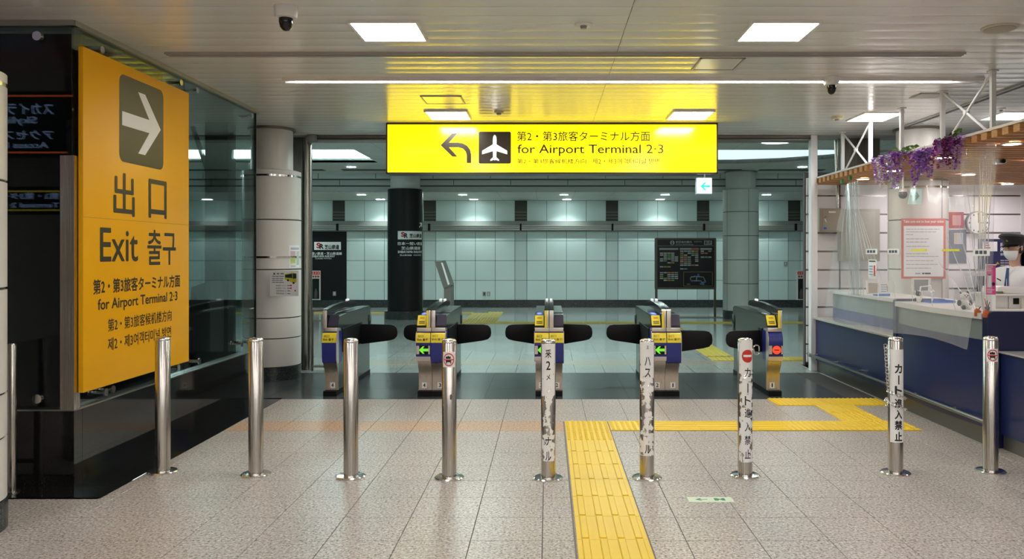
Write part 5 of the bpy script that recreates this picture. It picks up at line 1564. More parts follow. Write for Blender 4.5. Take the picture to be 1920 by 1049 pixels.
def leaves(px0, px1, py0, py1, Y0, Y1, n, label, seed):
    rn = random.Random(seed)
    t = thing('leaf_garland', label, 'leaves', W((px0 + px1) / 2, (py0 + py1) / 2, Y0))
    ms = (mat('leaf green', (0.10, 0.22, 0.04), 0.5), mat('leaf light', (0.20, 0.33, 0.06), 0.5), mat('leaf deep', (0.04, 0.11, 0.03), 0.5))
    pts = [W(px0 + (px1 - px0) * f, py1 + (py0 - py1) * f, Y0 + (Y1 - Y0) * f) for f in (0, 0.33, 0.66, 1)]
    MB().tube(pts, 0.004, 6).build('vine', MATS['stem green'], t)
    for i in range(n):
        f = (i + 0.5) / n
        q = Vector(W(px0 + (px1 - px0) * f, py1 + (py0 - py1) * f + rn.uniform(-5, 5), Y0 + (Y1 - Y0) * f))
        d = Vector((rn.uniform(-1, 1), rn.uniform(-0.6, 0.2), rn.uniform(-0.9, 0.6))).normalized()
        s = d.cross(Vector((0, 1, 0.3))).normalized()
        L = rn.uniform(0.045, 0.075)
        up = d.cross(s) * 0.008
        MB().add([q, q + d * L * 0.4 + s * L * 0.28 + up, q + d * L, q + d * L * 0.4 - s * L * 0.28 + up, q + d * L * 0.5 - up], [(0, 1, 4), (1, 2, 4), (2, 3, 4), (3, 0, 4)]).build('leaf', rn.choice(ms), t)
leaves(1672, 1716, 278, 286, 8.45, 7.9, 16, 'green leaf garland between the first two flower clusters', 11)
leaves(1752, 1804, 243, 272, 7.5, 7.0, 18, 'green leaf garland above the magenta flower cluster', 12)

# ================================================================== posters, clock, signs inside the booth
PY = 10.1
po = thing('ticket_poster', 'large red framed white poster on the booth column', 'poster', W(1732, 523, PY))
box_px('frame', 1691, 1773, 410, 523, PY, 0.02, mat('poster red', (0.62, 0.13, 0.12), 0.5), po)
box_px('sheet', 1694.5, 1769, 424, 519, PY - 0.004, 0.006, PAPER, po)
text_px('Take care not to lose your ticket', PAPER, po, 1694, 1770, 413, 419.5, PY - 0.003, 0.02)
GRT = mat('grey print', (0.42, 0.41, 0.42), 0.6)
for y, x1 in ((429, 1762), (434, 1755), (439, 1712), (447, 1745), (453, 1738), (461, 1742), (475, 1740), (480, 1760), (488, 1750), (495, 1758), (502, 1745)):
    xa_ = 1699.0
    rw = random.Random(int(y))
    while xa_ < x1 - 2:
        xb_ = min(x1, xa_ + rw.uniform(4, 11))
        box_px('text_line', xa_, xb_, y + 0.5, y + 1.9, PY - 0.006, 0.001, GRT, po)
        xa_ = xb_ + 1.2
box_px('text_line', 1716, 1726, 512, 514.5, PY - 0.006, 0.001, mat('print blue', (0.25, 0.40, 0.55), 0.5), po)
for a_, b_ in ((1729, 1733), (1734, 1745)):
    box_px('text_line', a_, b_, 511.8, 514.6, PY - 0.006, 0.001, INK, po)
WY = BWY - 0.01
rp = thing('red_poster', 'small dark red poster behind the vinyl beside the clock', 'poster', W(1790, 430, WY))
box_px('sheet', 1775, 1807, 398, 428, WY, 0.008, mat('poster crimson', (0.45, 0.06, 0.10), 0.5), rp)
box_px('pale_field', 1786, 1802, 404, 423, WY - 0.002, 0.003, mat('poster pink', (0.62, 0.30, 0.33), 0.5), rp)
gp = thing('grey_poster', 'tall grey blue poster with pale centre below the red poster', 'poster', W(1797, 494, WY))
box_px('sheet', 1780, 1812, 431, 494, WY, 0.008, mat('poster slate', (0.16, 0.18, 0.24), 0.5), gp)
box_px('pale_field', 1789, 1806, 437, 458, WY - 0.002, 0.003, mat('poster grey', (0.5, 0.5, 0.52), 0.5), gp)
box_px('orange_stripe', 1791, 1794, 437, 457, WY - 0.003, 0.002, mat('poster orange', (0.65, 0.4, 0.2), 0.5), gp)
ck = thing('wall_clock', 'round white wall clock showing three seen through the vinyl', 'clock', W(1834, 418, WY - 0.05))
c = W(1834, 418, WY - 0.05)
MB().disc(c, 0.165, 'y', 0.05, 32).build('case', mat('clock case', (0.30, 0.29, 0.32), 0.3, 0.6), ck)
MB().disc((c[0], c[1] - 0.004, c[2]), 0.15, 'y', 0.005, 32).build('face', PAPER, ck)
for i in range(12):
    a_ = i * math.pi / 6
    u = (c[0] + 0.125 * math.sin(a_), c[2] + 0.125 * math.cos(a_))
    box('hour_mark', u[0] - 0.008, u[0] + 0.008, c[1] - 0.007, c[1] - 0.004, u[1] - 0.012, u[1] + 0.012, INK, ck)
box('minute_hand', c[0] - 0.005, c[0] + 0.005, c[1] - 0.01, c[1] - 0.007, c[2], c[2] + 0.115, INK, ck)
box('hour_hand', c[0], c[0] + 0.085, c[1] - 0.013, c[1] - 0.01, c[2] - 0.006, c[2] + 0.006, INK, ck)
bs = thing('reservation_sign', 'navy blue reservation sign on the booth wall behind the staff member', 'sign', W(1880, 505, WY))
box_px('panel', 1835, 1945, 448.5, 505, WY - 0.01, 0.02, mat('sign navy', (0.025, 0.03, 0.10), 0.4), bs)
box_px('white_sheet', 1843, 1870, 453.5, 471.5, WY - 0.014, 0.004, PAPER, bs)
for k in range(3):
    box_px('printed_line', 1845, 1853 + 2 * k, 455 + 4.5 * k, 457 + 4.5 * k, WY - 0.016, 0.002, MATS['poster crimson'], bs)
text_px('F', PAPER, bs, 1876, 1880, 456, 463, WY - 0.013, 0.02)
text_px('Re', PAPER, bs, 1876, 1887.5, 464.5, 472, WY - 0.013, 0.02)
for a_, b_ in ((1876, 1880), (1880.8, 1885), (1885.8, 1891)):
    box_px('text_line', a_, b_, 475.3, 479.5, WY - 0.0125, 0.001, GRT, bs)
for y in (488, 492.5, 497):
    for a_, b_ in ((1876, 1883), (1884, 1893), (1894, 1899)):
        box_px('text_line', a_, b_, y - 0.2, y + 2.0, WY - 0.0125, 0.001, GRT, bs)
poly_px('warning_mark', [(1867, 496), (1870.5, 491), (1874, 496)], WY - 0.014, 0.002, mat('mark orange', (0.6, 0.3, 0.02), 0.5), bs)
dk = thing('booth_desk', 'dark navy desk panel along the rear booth wall', 'desk', W(1890, 560, 11.2))
box_px('panel', 1835, 1960, 518, 640, 11.25, 0.05, MATS['sign navy'], dk)
box_px('top', 1835, 1960, 512, 518, 11.1, 0.4, TOPW, dk)
gs = thing('evacuation_sign', 'pale tilted exit sign with green arrow hanging inside the booth', 'sign', W(1715, 383, 9.6))
poly_px('plate', [(1702, 383), (1708.5, 354), (1729, 354.5), (1728, 384)], 9.6, 0.012, emis('pale mint', (0.75, 1.0, 0.95), 0.25), gs)
poly_px('arrow', [(1707.5, 370.5), (1718, 370.5), (1714.5, 375), (1717.5, 376), (1724.5, 368), (1718.5, 359.5), (1715.5, 360), (1719, 366), (1707.5, 366)], 9.597, 0.002, mat('arrow mint', (0.25, 0.6, 0.42), 0.5), gs)
p = W(1716, 354, 9.606)
MB().rod(p, (p[0], p[1], 2.56), 0.004, 6).build('wire', STEEL, gs)
dc = thing('dome_camera', 'grey dome camera hanging inside the booth beside the mint exit sign', 'camera', W(1693, 365, 9.5), 'dome cameras')
c = W(1693, 365, 9.5)
MB().ball(c, 0.05, 18, 12).build('dome', mat('dome grey', (0.10, 0.10, 0.12), 0.1), dc, smooth=60)
MB().lathe([(0.04, c[2] + 0.03), (0.04, c[2] + 0.06), (0.012, c[2] + 0.07), (0.012, 2.56)], c[0], c[1], 16).build('housing', WHITE, dc, smooth=40)

# ================================================================== things on the counter
ZT = 1.10
def on_top(px, X, Y=None):
    """(x, y) on a counter for a picture column px at sideways distance X"""
    return X, X * FOC / (px - VX)
X, Y = on_top(1638, 4.0)
fr = thing('tan_frame', 'white framed tan stand on the far counter', 'stand', (X, Y, ZT))
w_ = 0.075
MB().prism([(X - 0.085, ZT), (X - 0.09, ZT + 0.165), (X + 0.07, ZT + 0.155), (X + 0.08, ZT)], 'xz', Y, Y + 0.02).build('frame', WHITE, fr)
MB().prism([(X - 0.06, ZT + 0.01), (X - 0.065, ZT + 0.135), (X + 0.06, ZT + 0.13), (X + 0.06, ZT + 0.01)], 'xz', Y - 0.004, Y).build('tan_board', mat('tan board', (0.40, 0.34, 0.27), 0.5), fr)
X, Y = on_top(1658, 3.92)
cd = thing('menu_card', 'white printed card in a blue holder on the far counter', 'card', (X, Y, ZT))
box('card', X - 0.055, X + 0.055, Y, Y + 0.006, ZT + 0.02, ZT + 0.17, PAPER, cd)
for k in range(4):
    box('printed_field', X - 0.04, X + 0.02 + 0.005 * k, Y - 0.002, Y, ZT + 0.05 + 0.025 * k, ZT + 0.06 + 0.025 * k, MATS['print blue'], cd)
box('red_print', X + 0.03, X + 0.04, Y - 0.002, Y, ZT + 0.05, ZT + 0.12, MATS['poster pink'], cd)
box('holder', X - 0.06, X + 0.06, Y - 0.02, Y + 0.03, ZT, ZT + 0.025, mat('holder blue', (0.04, 0.14, 0.55), 0.4), cd)
X, Y = on_top(1642, 3.9)
tr_ = thing('blue_tray', 'small blue coin tray on the far counter beside the tan stand', 'tray', (X, Y - 0.1, ZT))
MB().box(X - 0.06, X + 0.05, Y - 0.2, Y - 0.06, ZT, ZT + 0.015).build('tray', mat('tray blue', (0.02, 0.07, 0.5), 0.4), tr_, bevel=0.004)
X, Y = on_top(1728, 3.95)
ds = thing('white_display', 'white framed display screen on the near counter', 'display', (X, Y, ZT))
MB().prism([(X - 0.09, ZT + 0.09), (X - 0.095, ZT + 0.235), (X + 0.10, ZT + 0.235), (X + 0.09, ZT + 0.09)], 'xz', Y, Y + 0.03).build('frame', WHITE, ds)
MB().prism([(X - 0.075, ZT + 0.105), (X - 0.08, ZT + 0.22), (X + 0.07, ZT + 0.22), (X + 0.065, ZT + 0.105)], 'xz', Y - 0.003, Y).build('screen', mat('screen grey', (0.28, 0.27, 0.27), 0.2), ds)
MB().rod((X, Y + 0.02, ZT), (X, Y + 0.02, ZT + 0.1), 0.02, 10).build('stand', WHITE, ds)
MB().lathe([(0.07, ZT), (0.07, ZT + 0.012), (0.02, ZT + 0.02)], X, Y + 0.02, 20).build('foot', WHITE, ds)
X, Y = on_top(1745, 3.86)
ar = thing('acrylic_stand', 'clear acrylic bracket with white joint standing on the near counter', 'stand', (X, Y, ZT))
MB().tube([(X - 0.12, Y, ZT), (X - 0.1, Y, ZT + 0.16), (X, Y, ZT + 0.17), (X + 0.02, Y, ZT + 0.1), (X + 0.015, Y, ZT)], 0.009, 8).build('arm', mat('acrylic white', (0.8, 0.82, 0.84), 0.15), ar, smooth=50)
MB().ball((X + 0.018, Y, ZT + 0.11), 0.02, 10, 8).build('joint', WHITE, ar, smooth=60)
X, Y = on_top(1760, 3.95)
mt = thing('money_tray', 'bright blue cash tray lying on the near counter', 'tray', (X, Y, ZT))
MB().box(X - 0.13, X + 0.12, Y - 0.1, Y + 0.1, ZT, ZT + 0.012).build('base', mat('tray sky', (0.06, 0.28, 0.75), 0.35), mt)
for q in ((X - 0.13, X + 0.12, Y - 0.1, Y - 0.088), (X - 0.13, X + 0.12, Y + 0.088, Y + 0.1), (X - 0.13, X - 0.118, Y - 0.1, Y + 0.1), (X + 0.108, X + 0.12, Y - 0.1, Y + 0.1)):
    box('rim', *q, ZT + 0.012, ZT + 0.026, MATS['tray blue'], mt)
X, Y = on_top(1722, 3.74)
fg_ = thing('figurine', 'small seated black and white figurine on the near counter', 'figurine', (X, Y, ZT))
MB().ball((X, Y, ZT + 0.035), 0.033, 12, 8, (1, 0.9, 1.05)).build('body', WHITE, fg_, smooth=60)
MB().ball((X, Y, ZT + 0.09), 0.027, 12, 8).build('head', mat('plush dark', (0.03, 0.03, 0.05), 0.7), fg_, smooth=60)
MB().ball((X + 0.004, Y - 0.02, ZT + 0.087), 0.012, 8, 6).build('snout', mat('snout tan', (0.5, 0.3, 0.18), 0.6), fg_, smooth=60)
MB().ball((X + 0.032, Y - 0.005, ZT + 0.022), 0.02, 10, 6, (1.2, 0.7, 0.8)).build('arm', MATS['plush dark'], fg_, smooth=60)
MB().ball((X - 0.03, Y - 0.005, ZT + 0.03), 0.016, 10, 6, (0.8, 0.7, 1.2)).build('arm', MATS['plush dark'], fg_, smooth=60)
for s in (-1, 1):
    MB().ball((X + s * 0.017, Y, ZT + 0.116), 0.009, 8, 6).build('ear', MATS['plush dark'], fg_, smooth=60)
X, Y = on_top(1808, 3.72)
pd = thing('panda_plush', 'black and white panda plush sitting on the near counter', 'plush toy', (X, Y, ZT))
PLW = mat('plush white', (0.70, 0.69, 0.67), 0.85); PLB = mat('plush black', (0.018, 0.018, 0.022), 0.85)
MB().ball((X, Y, ZT + 0.045), 0.042, 14, 10, (0.95, 0.85, 1.15)).build('body', PLW, pd, smooth=60)
MB().ball((X, Y - 0.005, ZT + 0.118), 0.034, 14, 10, (1.12, 0.95, 1)).build('head', PLW, pd, smooth=60)
for s in (-1, 1):
    MB().ball((X + s * 0.03, Y, ZT + 0.148), 0.012, 10, 8).build('ear', PLB, pd, smooth=60)
    MB().ball((X + s * 0.014, Y - 0.034, ZT + 0.122), 0.007, 8, 6).build('eye_patch', PLB, pd, smooth=60)
    MB().ball((X + s * 0.05, Y - 0.01, ZT + 0.055), 0.022, 10, 8, (0.9, 0.7, 1.25)).build('arm', PLB, pd, smooth=60)
    MB().ball((X + s * 0.026, Y - 0.04, ZT + 0.018), 0.02, 10, 8).build('foot', PLB if s < 0 else PLW, pd, smooth=60)
MB().ball((X, Y - 0.04, ZT + 0.11), 0.005, 8, 6).build('nose', PLB, pd, smooth=60)
X, Y = on_top(1857, 3.86)
pk = thing('pink_banner', 'upright pink phone advertising banner on the near counter', 'banner', (X, Y, ZT))
a_ = W(1849, 553, Y); b_ = W(1867, 497, Y)
box('banner', a_[0], b_[0], Y, Y + 0.005, a_[2], b_[2], mat('banner pink', (0.72, 0.06, 0.28), 0.5), pk)
box('foot_card', a_[0] + 0.02, b_[0], Y, Y + 0.006, ZT, a_[2], PAPER, pk)
MB().rod((a_[0] - 0.006, Y, ZT), (a_[0] - 0.006, Y, b_[2] + 0.01), 0.005, 8).build('pole', WHITE, pk)
MB().rod((a_[0] - 0.012, Y, b_[2]), (b_[0] + 0.006, Y, b_[2]), 0.004, 8).build('cross_bar', WHITE, pk)
box_px('phone', 1851.5, 1859, 516, 539, Y - 0.004, 0.003, mat('phone white', (0.72, 0.74, 0.78), 0.3), pk)
box_px('phone_top', 1852.5, 1858, 514.5, 517, Y - 0.005, 0.003, INK, pk)
MB().disc(W(1862.5, 533, Y - 0.004), 0.016, 'y', 0.003, 14).build('watch_face', INK, pk)
for y, w1 in ((500, 1862), (503.5, 1859), (507, 1859), (543, 1865), (547, 1860)):
    box_px('text_line', 1851, w1, y, y + 1.8, Y - 0.002, 0.001, mat('banner pale', (0.8, 0.5, 0.6), 0.5), pk)
X, Y = on_top(1851, 3.68)
pc = thing('pen_cup', 'dark small pen holder with orange clips at the gathered end of the vinyl', 'pen holder', (X, Y, ZT))
MB().lathe([(0.018, ZT), (0.022, ZT + 0.05), (0.019, ZT + 0.05), (0.016, ZT + 0.005)], X, Y, 14).build('cup', mat('cup dark', (0.06, 0.06, 0.09), 0.4), pc, smooth=40)
for k in range(3):
    MB().rod((X, Y, ZT + 0.02), (X - 0.02 + 0.02 * k, Y, ZT + 0.12 - 0.015 * k), 0.004, 6).build('pen', (RED, MATS['cup dark'], INK)[k], pc)
for px in (1832, 1848):
    X2, Y2 = on_top(px, 3.60)
    t = thing('orange_clip', 'orange clip holding the vinyl to the counter edge ' + ('beside the panda plush' if px < 1840 else 'at its gathered end'), 'clip', (X2, Y2, ZT))
    MB().prism([(X2 - 0.02, ZT - 0.03), (X2 + 0.03, ZT - 0.03), (X2 + 0.03, ZT + 0.015), (X2 - 0.005, ZT + 0.04), (X2 - 0.02, ZT + 0.02)], 'xz', Y2 - 0.01, Y2 + 0.01).build('jaw', mat('clip orange', (0.55, 0.13, 0.03), 0.4), t, bevel=0.002)
    MB().rod((X2 + 0.005, Y2, ZT + 0.02), (X2 + 0.03, Y2, ZT + 0.05), 0.004, 6).build('lever', MATS['cup dark'], t)
mc = thing('ticket_terminal', 'white ticket terminal machine standing at the near end of the counter', 'machine', W(1890, 586, 7.4))
MCW = mat('machine white', (0.62, 0.60, 0.58), 0.4)
yq = 7.35
a_ = W(1866, 579, yq); b_ = W(1935, 555, yq)
box('cabinet', a_[0], b_[0], yq, yq + 0.35, a_[2], b_[2], MCW, mc, bevel=0.006)
box_px('top_plate', 1864, 1940, 551.5, 555, yq - 0.02, 0.4, mat('machine pale', (0.74, 0.73, 0.72), 0.35), mc)
box_px('slot_window', 1900, 1911, 559.5, 571, yq - 0.004, 0.01, BLACK, mc)
box_px('key_block', 1915, 1925, 560, 582, yq - 0.008, 0.02, mat('key cream', (0.62, 0.58, 0.48), 0.5), mc)
box_px('panel_joint', 1890.3, 1891, 556, 585, yq - 0.002, 0.004, INK, mc)
q = [W(x, y, yq) for x, y in ((1872, 551), (1875, 539), (1888, 537), (1940, 541), (1940, 551))]
MB().prism([(p[0], p[2]) for p in q], 'xz', yq + 0.02, yq + 0.3).build('printer_hood', MATS['machine pale'], mc, bevel=0.004)
st = thing('rubber_stamps', 'little rubber stamp lying on the ticket terminal', 'stamp', W(1878, 551, yq - 0.01))
p = W(1878, 551, yq - 0.01)
MB().rod((p[0] - 0.05, p[1], p[2] + 0.012), (p[0] + 0.01, p[1], p[2] + 0.012), 0.011, 10).build('handle', mat('stamp olive', (0.16, 0.15, 0.10), 0.5), st, smooth=40)
MB().ball((p[0] + 0.02, p[1], p[2] + 0.014), 0.014, 10, 8).build('knob', MATS['key cream'], st, smooth=60)

# ================================================================== staff member behind the counter
SKIN = mat('skin', (0.52, 0.31, 0.21), 0.55)
def skin_mesh(name, joints, edges, m, parent, levels=2, root=0):
    """one continuous surface grown round a skeleton: joints = [(x, y, z, radius_x, radius_y)]"""
    me = bpy.data.meshes.new(name)
    base = world_loc(parent)
    me.from_pydata([(j[0] - base.x, j[1] - base.y, j[2] - base.z) for j in joints], edges, [])
    o = bpy.data.objects.new(name, me)
    COL.objects.link(o)
    sk = o.modifiers.new('skin', 'SKIN')
    sk.use_smooth_shade = True
    for i, j in enumerate(joints):
        me.skin_vertices[0].data[i].radius = (j[3], j[4])
        me.skin_vertices[0].data[i].use_root = (i == root)
    sub = o.modifiers.new('subdiv', 'SUBSURF')
    sub.levels = levels
    sub.render_levels = levels
    dg = bpy.context.evaluated_depsgraph_get()
    me2 = bpy.data.meshes.new_from_object(o.evaluated_get(dg))
    bpy.data.objects.remove(o)
    me2.polygons.foreach_set('use_smooth', [True] * len(me2.polygons))
    me2.materials.clear()
    me2.materials.append(m)
    me2.name = name
    r = bpy.data.objects.new(name, me2)
    COL.objects.link(r)
    r.parent = parent
    return r
SX, SYY = 4.74, 8.28
pe = thing('person', 'person in white shirt, black peaked cap and face mask standing behind the counter', 'person', (SX, SYY, 0))
# facing direction: towards the viewer's left and forward
fd = Vector((-0.86, -0.51, 0)); rt = Vector((-0.51, 0.86, 0))      # rt = the person's right hand side
def L(f, r, z):
    v = Vector((SX, SYY, 0)) + fd * f + rt * r
    return (v.x, v.y, z)
def J(f, r, z, a, b=None):
    return (*L(f, r, z), a, b or a)
body_j = [J(0, 0, 0.95, 0.125, 0.15), J(0, 0, 1.10, 0.115, 0.14), J(0.01, 0, 1.28, 0.12, 0.16), J(0.0, 0, 1.38, 0.075, 0.10), J(0.0, 0, 1.46, 0.05), J(0.01, 0, 1.54, 0.05), J(0.02, 0, 1.62, 0.078, 0.07), J(0.02, 0, 1.71, 0.078, 0.068)]
body_e = [(i, i + 1) for i in range(7)]
for s in (-1, 1):
    k = len(body_j)
    body_j += [J(0, s * 0.165, 1.375, 0.045), J(0.02, s * 0.215, 1.12, 0.042), J(0.22, s * 0.17, 1.10, 0.034), J(0.30, s * 0.15, 1.10, 0.026)]
    body_e += [(3, k), (k, k + 1), (k + 1, k + 2), (k + 2, k + 3)]
    k = len(body_j)
    body_j += [J(0, s * 0.095, 0.82, 0.085), J(0.01, s * 0.10, 0.48, 0.058), J(-0.01, s * 0.10, 0.12, 0.042), J(0.10, s * 0.11, 0.045, 0.035)]
    body_e += [(0, k), (k, k + 1), (k + 1, k + 2), (k + 2, k + 3)]
body = skin_mesh('body', body_j, body_e, SKIN, pe)
flesh = []
# hands: palm and five bent fingers each
for s in (-1, 1):
    hj = [J(0.29, s * 0.15, 1.10, 0.022), J(0.335, s * 0.148, 1.105, 0.026, 0.016), J(0.37, s * 0.146, 1.107, 0.026, 0.015)]
    he = [(0, 1), (1, 2)]
    for q, (off_, ln_) in enumerate(((-0.028, 0.062), (-0.010, 0.072), (0.010, 0.068), (0.028, 0.052))):
        k = len(hj)
        hj += [J(0.385, s * 0.146 + off_, 1.108, 0.009), J(0.385 + ln_ * 0.5, s * 0.146 + off_ * 1.1, 1.104, 0.0085), J(0.385 + ln_, s * 0.146 + off_ * 1.1, 1.092, 0.0075)]
        he += [(2, k), (k, k + 1), (k + 1, k + 2)]
    k = len(hj)
    hj += [J(0.335, s * 0.148 - s * 0.035, 1.105, 0.010), J(0.365, s * 0.148 - s * 0.052, 1.10, 0.009), J(0.39, s * 0.148 - s * 0.055, 1.095, 0.008)]
    he += [(1, k), (k, k + 1), (k + 1, k + 2)]
    flesh.append(skin_mesh('hand', hj, he, SKIN, pe, 1))
SHIRT = mat('shirt white', (0.80, 0.82, 0.85), 0.7)
sj = [J(0, 0, 0.93, 0.14, 0.165), J(0, 0, 1.10, 0.13, 0.155), J(0.012, 0, 1.28, 0.138, 0.175), J(0.0, 0, 1.41, 0.125, 0.165), J(0.0, 0, 1.475, 0.078)]
se = [(i, i + 1) for i in range(4)]
for s in (-1, 1):
    k = len(sj)
    sj += [J(0, s * 0.17, 1.388, 0.072), J(0.01, s * 0.205, 1.22, 0.056), J(0.02, s * 0.215, 1.12, 0.05), J(0.20, s * 0.173, 1.10, 0.044)]
    se += [(3, k), (k, k + 1), (k + 1, k + 2), (k + 2, k + 3)]
skin_mesh('shirt', sj, se, SHIRT, pe)
tj = [J(0, 0, 0.96, 0.138, 0.16), J(0, 0, 0.90, 0.135, 0.16)]
te = [(0, 1)]
for s in (-1, 1):
    k = len(tj)
    tj += [J(0, s * 0.095, 0.80, 0.098), J(0.01, s * 0.10, 0.48, 0.075), J(-0.01, s * 0.10, 0.10, 0.062)]
    te += [(1, k), (k, k + 1), (k + 1, k + 2)]
skin_mesh('trousers', tj, te, mat('trousers navy', (0.015, 0.018, 0.035), 0.8), pe)
for s in (-1, 1):
    skin_mesh('shoe', [J(-0.05, s * 0.105, 0.05, 0.048), J(0.05, s * 0.11, 0.045, 0.046), J(0.15, s * 0.115, 0.035, 0.035)], [(0, 1), (1, 2)], BLACK, pe, 1)
def spot(f, r, z):
    return L(f, r, z)
HC = 1.66      # head centre height
def head_pt(fwd, side, up):
    return L(0.02 + fwd, side, HC + up)
HAIR = mat('hair', (0.012, 0.010, 0.009), 0.6)
mb = MB()
def shell(name, rf, rs, ru, m, a0, a1, t0, t1, cen=(0, 0, 0), n=24, k=12, parent=pe):
    """part of an ellipsoid round the head; a = turn from straight ahead, t = height angle"""
    V = []
    for i in range(n + 1):
        a = math.radians(a0 + (a1 - a0) * i / n)
        for j in range(k + 1):
            t = math.radians(t0 + (t1 - t0) * j / k)
            V.append(head_pt(cen[0] + rf * math.cos(t) * math.cos(a), cen[1] + rs * math.cos(t) * math.sin(a), cen[2] + ru * math.sin(t)))
    F = [(i * (k + 1) + j, (i + 1) * (k + 1) + j, (i + 1) * (k + 1) + j + 1, i * (k + 1) + j + 1) for i in range(n) for j in range(k)]
    return MB().add(V, F).build(name, m, parent, smooth=60)
flesh.append(shell('head', 0.098, 0.078, 0.122, SKIN, 0, 360, -90, 90))
shell('hair', 0.103, 0.083, 0.126, HAIR, 70, 290, -30, 75)
shell('face_mask', 0.108, 0.084, 0.095, mat('mask white', (0.78, 0.80, 0.82), 0.7), -62, 62, -75, 5, (0.004, 0, -0.045))
flesh.append(MB().ball(head_pt(0.098, 0, -0.012), 0.014, 10, 8).build('nose', SKIN, pe, smooth=60))
for s in (-1, 1):
    MB().ball(head_pt(0.086, s * 0.032, 0.012), 0.0105, 10, 8).build('eye', mat('eye white', (0.7, 0.7, 0.68), 0.3), pe, smooth=60)
    MB().ball(head_pt(0.0945, s * 0.033, 0.011), 0.0052, 8, 6).build('iris', INK, pe, smooth=60)
    flesh.append(MB().ball(head_pt(0.0, s * 0.08, -0.01), 0.024, 10, 8, (0.5, 0.5, 1.1)).build('ear', SKIN, pe, smooth=60))
    MB().tube([head_pt(0.06, s * 0.068, -0.02), head_pt(0.03, s * 0.082, 0.0), head_pt(-0.01, s * 0.086, 0.012)], 0.002, 5).build('mask_strap', MATS['mask white'], pe)
CAP = mat('cap black', (0.012, 0.012, 0.014), 0.55)
capb = 0.016
V = []
rings = [(0.100, 0.084, 0.0), (0.106, 0.090, 0.045), (0.150, 0.135, 0.075), (0.145, 0.130, 0.095), (0.10, 0.09, 0.112), (0.0, 0.0, 0.118)]
n = 28
for rf, rs, up in rings:
    for i in range(n):
        a = 2 * math.pi * i / n
        lift = 0.022 * math.cos(a) if up > 0.05 else 0.0
        V.append(head_pt(rf * math.cos(a), rs * math.sin(a), capb + up + lift))
F = [(j * n + i, j * n + (i + 1) % n, (j + 1) * n + (i + 1) % n, (j + 1) * n + i) for j in range(len(rings) - 1) for i in range(n)]
MB().add(V, F).build('cap', CAP, pe, smooth=50)
V = []
for i in range(13):
    a = math.radians(-62 + 124 * i / 12)
    V.append(head_pt(0.100 * math.cos(a), 0.086 * math.sin(a), capb + 0.012))
    V.append(head_pt(0.165 * math.cos(a), 0.098 * math.sin(a), capb - 0.012 * math.cos(a)))
    V.append(head_pt(0.163 * math.cos(a), 0.096 * math.sin(a), capb - 0.017 * math.cos(a)))
    V.append(head_pt(0.100 * math.cos(a), 0.086 * math.sin(a), capb + 0.004))
F = []
for i in range(12):
    for q in range(4):
        F.append((i * 4 + q, (i + 1) * 4 + q, (i + 1) * 4 + (q + 1) % 4, i * 4 + (q + 1) % 4))
MB().add(V, F).build('cap_visor', BLACKGLOSS, pe, smooth=40)
MB().disc(head_pt(0.112, 0.0, capb + 0.05), 0.012, 'y', 0.006, 12).build('cap_badge', mat('badge gold', (0.5, 0.36, 0.1), 0.3, 0.8), pe)
for s in (-1, 1):
    q = [L(0.055, s * 0.012, 1.475), L(0.075, s * 0.06, 1.44), L(0.09, s * 0.02, 1.40), L(0.078, s * 0.004, 1.455)]
    MB().add([Vector(p) + fd * 0.045 for p in q], [(0, 1, 2, 3)]).build('collar', SHIRT, pe)
MB().add([Vector(L(0.125 + d, r, z)) for d, r, z in ((0.0, -0.014, 1.45), (0.0, 0.014, 1.45), (0.035, 0.024, 1.22), (0.02, 0.0, 1.10), (0.035, -0.024, 1.22))], [(0, 1, 2, 3, 4)]).build('necktie', mat('tie blue', (0.03, 0.07, 0.22), 0.6), pe)
q = [L(0.118, 0.055, 1.315), L(0.10, 0.11, 1.335), L(0.10, 0.11, 1.348), L(0.118, 0.055, 1.328)]
MB().add([Vector(p) + fd * 0.03 for p in q], [(0, 1, 2, 3)]).build('name_badge', BLACK, pe)

# head, ears, nose and hands belong to the one body mesh
bm = bmesh.new()
bm.from_mesh(body.data)
for o in flesh:
    bm.from_mesh(o.data)
    bpy.data.objects.remove(o)
bmesh.ops.remove_doubles(bm, verts=bm.verts, dist=0.0005)
bm.to_mesh(body.data)
bm.free()
body.data.polygons.foreach_set('use_smooth', [True] * len(body.data.polygons))

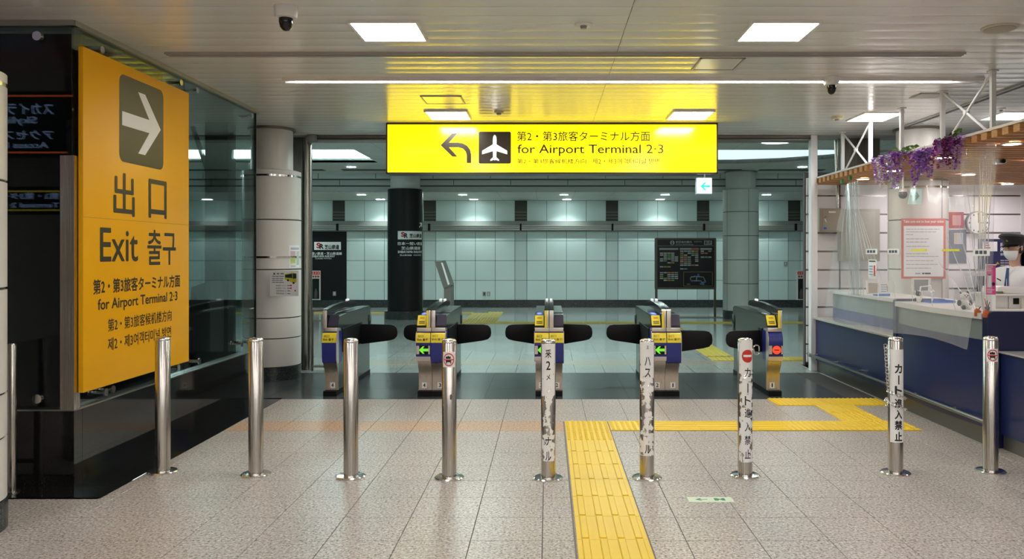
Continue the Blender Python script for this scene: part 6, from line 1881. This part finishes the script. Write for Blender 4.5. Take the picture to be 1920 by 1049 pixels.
# ================================================================== pieces that belong to a part go under that part
NEST = {'ticket_gate': {'nose': ('exit_strip', 'exit_lettering', 'display', 'sensor_plate', 'green_arrow', 'stop_disc', 'stop_bar', 'nose_rim', 'nose_foot'),
                        'front_leg': ('number_plate', 'number'), 'ticket_panel': ('ticket_slot', 'instruction_line'),
                        'reader_bed': ('card_reader', 'reader_mark', 'reader_line'), 'hood': ('hood_edge', 'yellow_edge', 'signal_lamp')},
        'bollard': {'sticker': ('lettering', 'red_disc', 'white_bar', 'red_ring', 'cart_pictogram', 'red_bar'), 'post': ('chain_hook', 'hook_stud', 'scuff_mark')},
        'exit_sign': {'panel': ('lettering', 'seam'), 'arrow_plate': ('arrow',)},
        'overhead_sign': {'case': ('frame_bar',), 'light_panel': ('lettering', 'turn_arrow'), 'pictogram_plate': ('aeroplane',)},
        'exit_box': {'lit_face': ('arrow',)}, 'switch_box': {'door': ('handle', 'name_plate', 'blue_label')},
        'wall_clock': {'face': ('hour_mark', 'minute_hand', 'hour_hand')}, 'ticket_poster': {'sheet': ('lettering', 'text_line')},
        'information_board': {'screen': ('information_mark', 'lettering', 'floor_plate', 'divider', 'column_header', 'flight_code', 'map_frame', 'map_route', 'map_terminal')},
        'extinguisher_cabinet': {'red_header': ('emblem',), 'door_glass': ('extinguisher',), 'frame': ('pictogram',)},
        'advertising_wall': {'panel': ('lettering', 'arrow')}, 'railway_sticker': {'logo_plate': ('lettering',)},
        'bus_notice': {'sheet': ('lettering', 'text_line', 'cross_mark', 'red_dot'), 'bus_side': ('bus_window', 'bus_wheel')},
        'reservation_sign': {'panel': ('lettering', 'warning_mark', 'text_line'), 'white_sheet': ('printed_line',)},
        'pink_banner': {'banner': ('text_line', 'phone', 'phone_top', 'watch_face')}, 'evacuation_sign': {'plate': ('arrow',)},
        'person': {'cap': ('cap_visor', 'cap_badge'), 'face_mask': ('mask_strap',), 'shirt': ('collar', 'necktie', 'name_badge')}}
def stem(o):
    return o.name.split('.')[0]
def centre(o):
    c = Vector((0, 0, 0))
    for v in o.bound_box:
        c += Vector(v)
    return c / 8
for top in [o for o in COL.objects if o.parent is None and stem(o) in NEST]:
    kids = list(top.children)
    for part, subs in NEST[stem(top)].items():
        hosts = [k for k in kids if stem(k) == part]
        for k in kids:
            if hosts and stem(k) in subs and k.parent == top:
                k.parent = min(hosts, key=lambda h: (centre(h) - centre(k)).length)
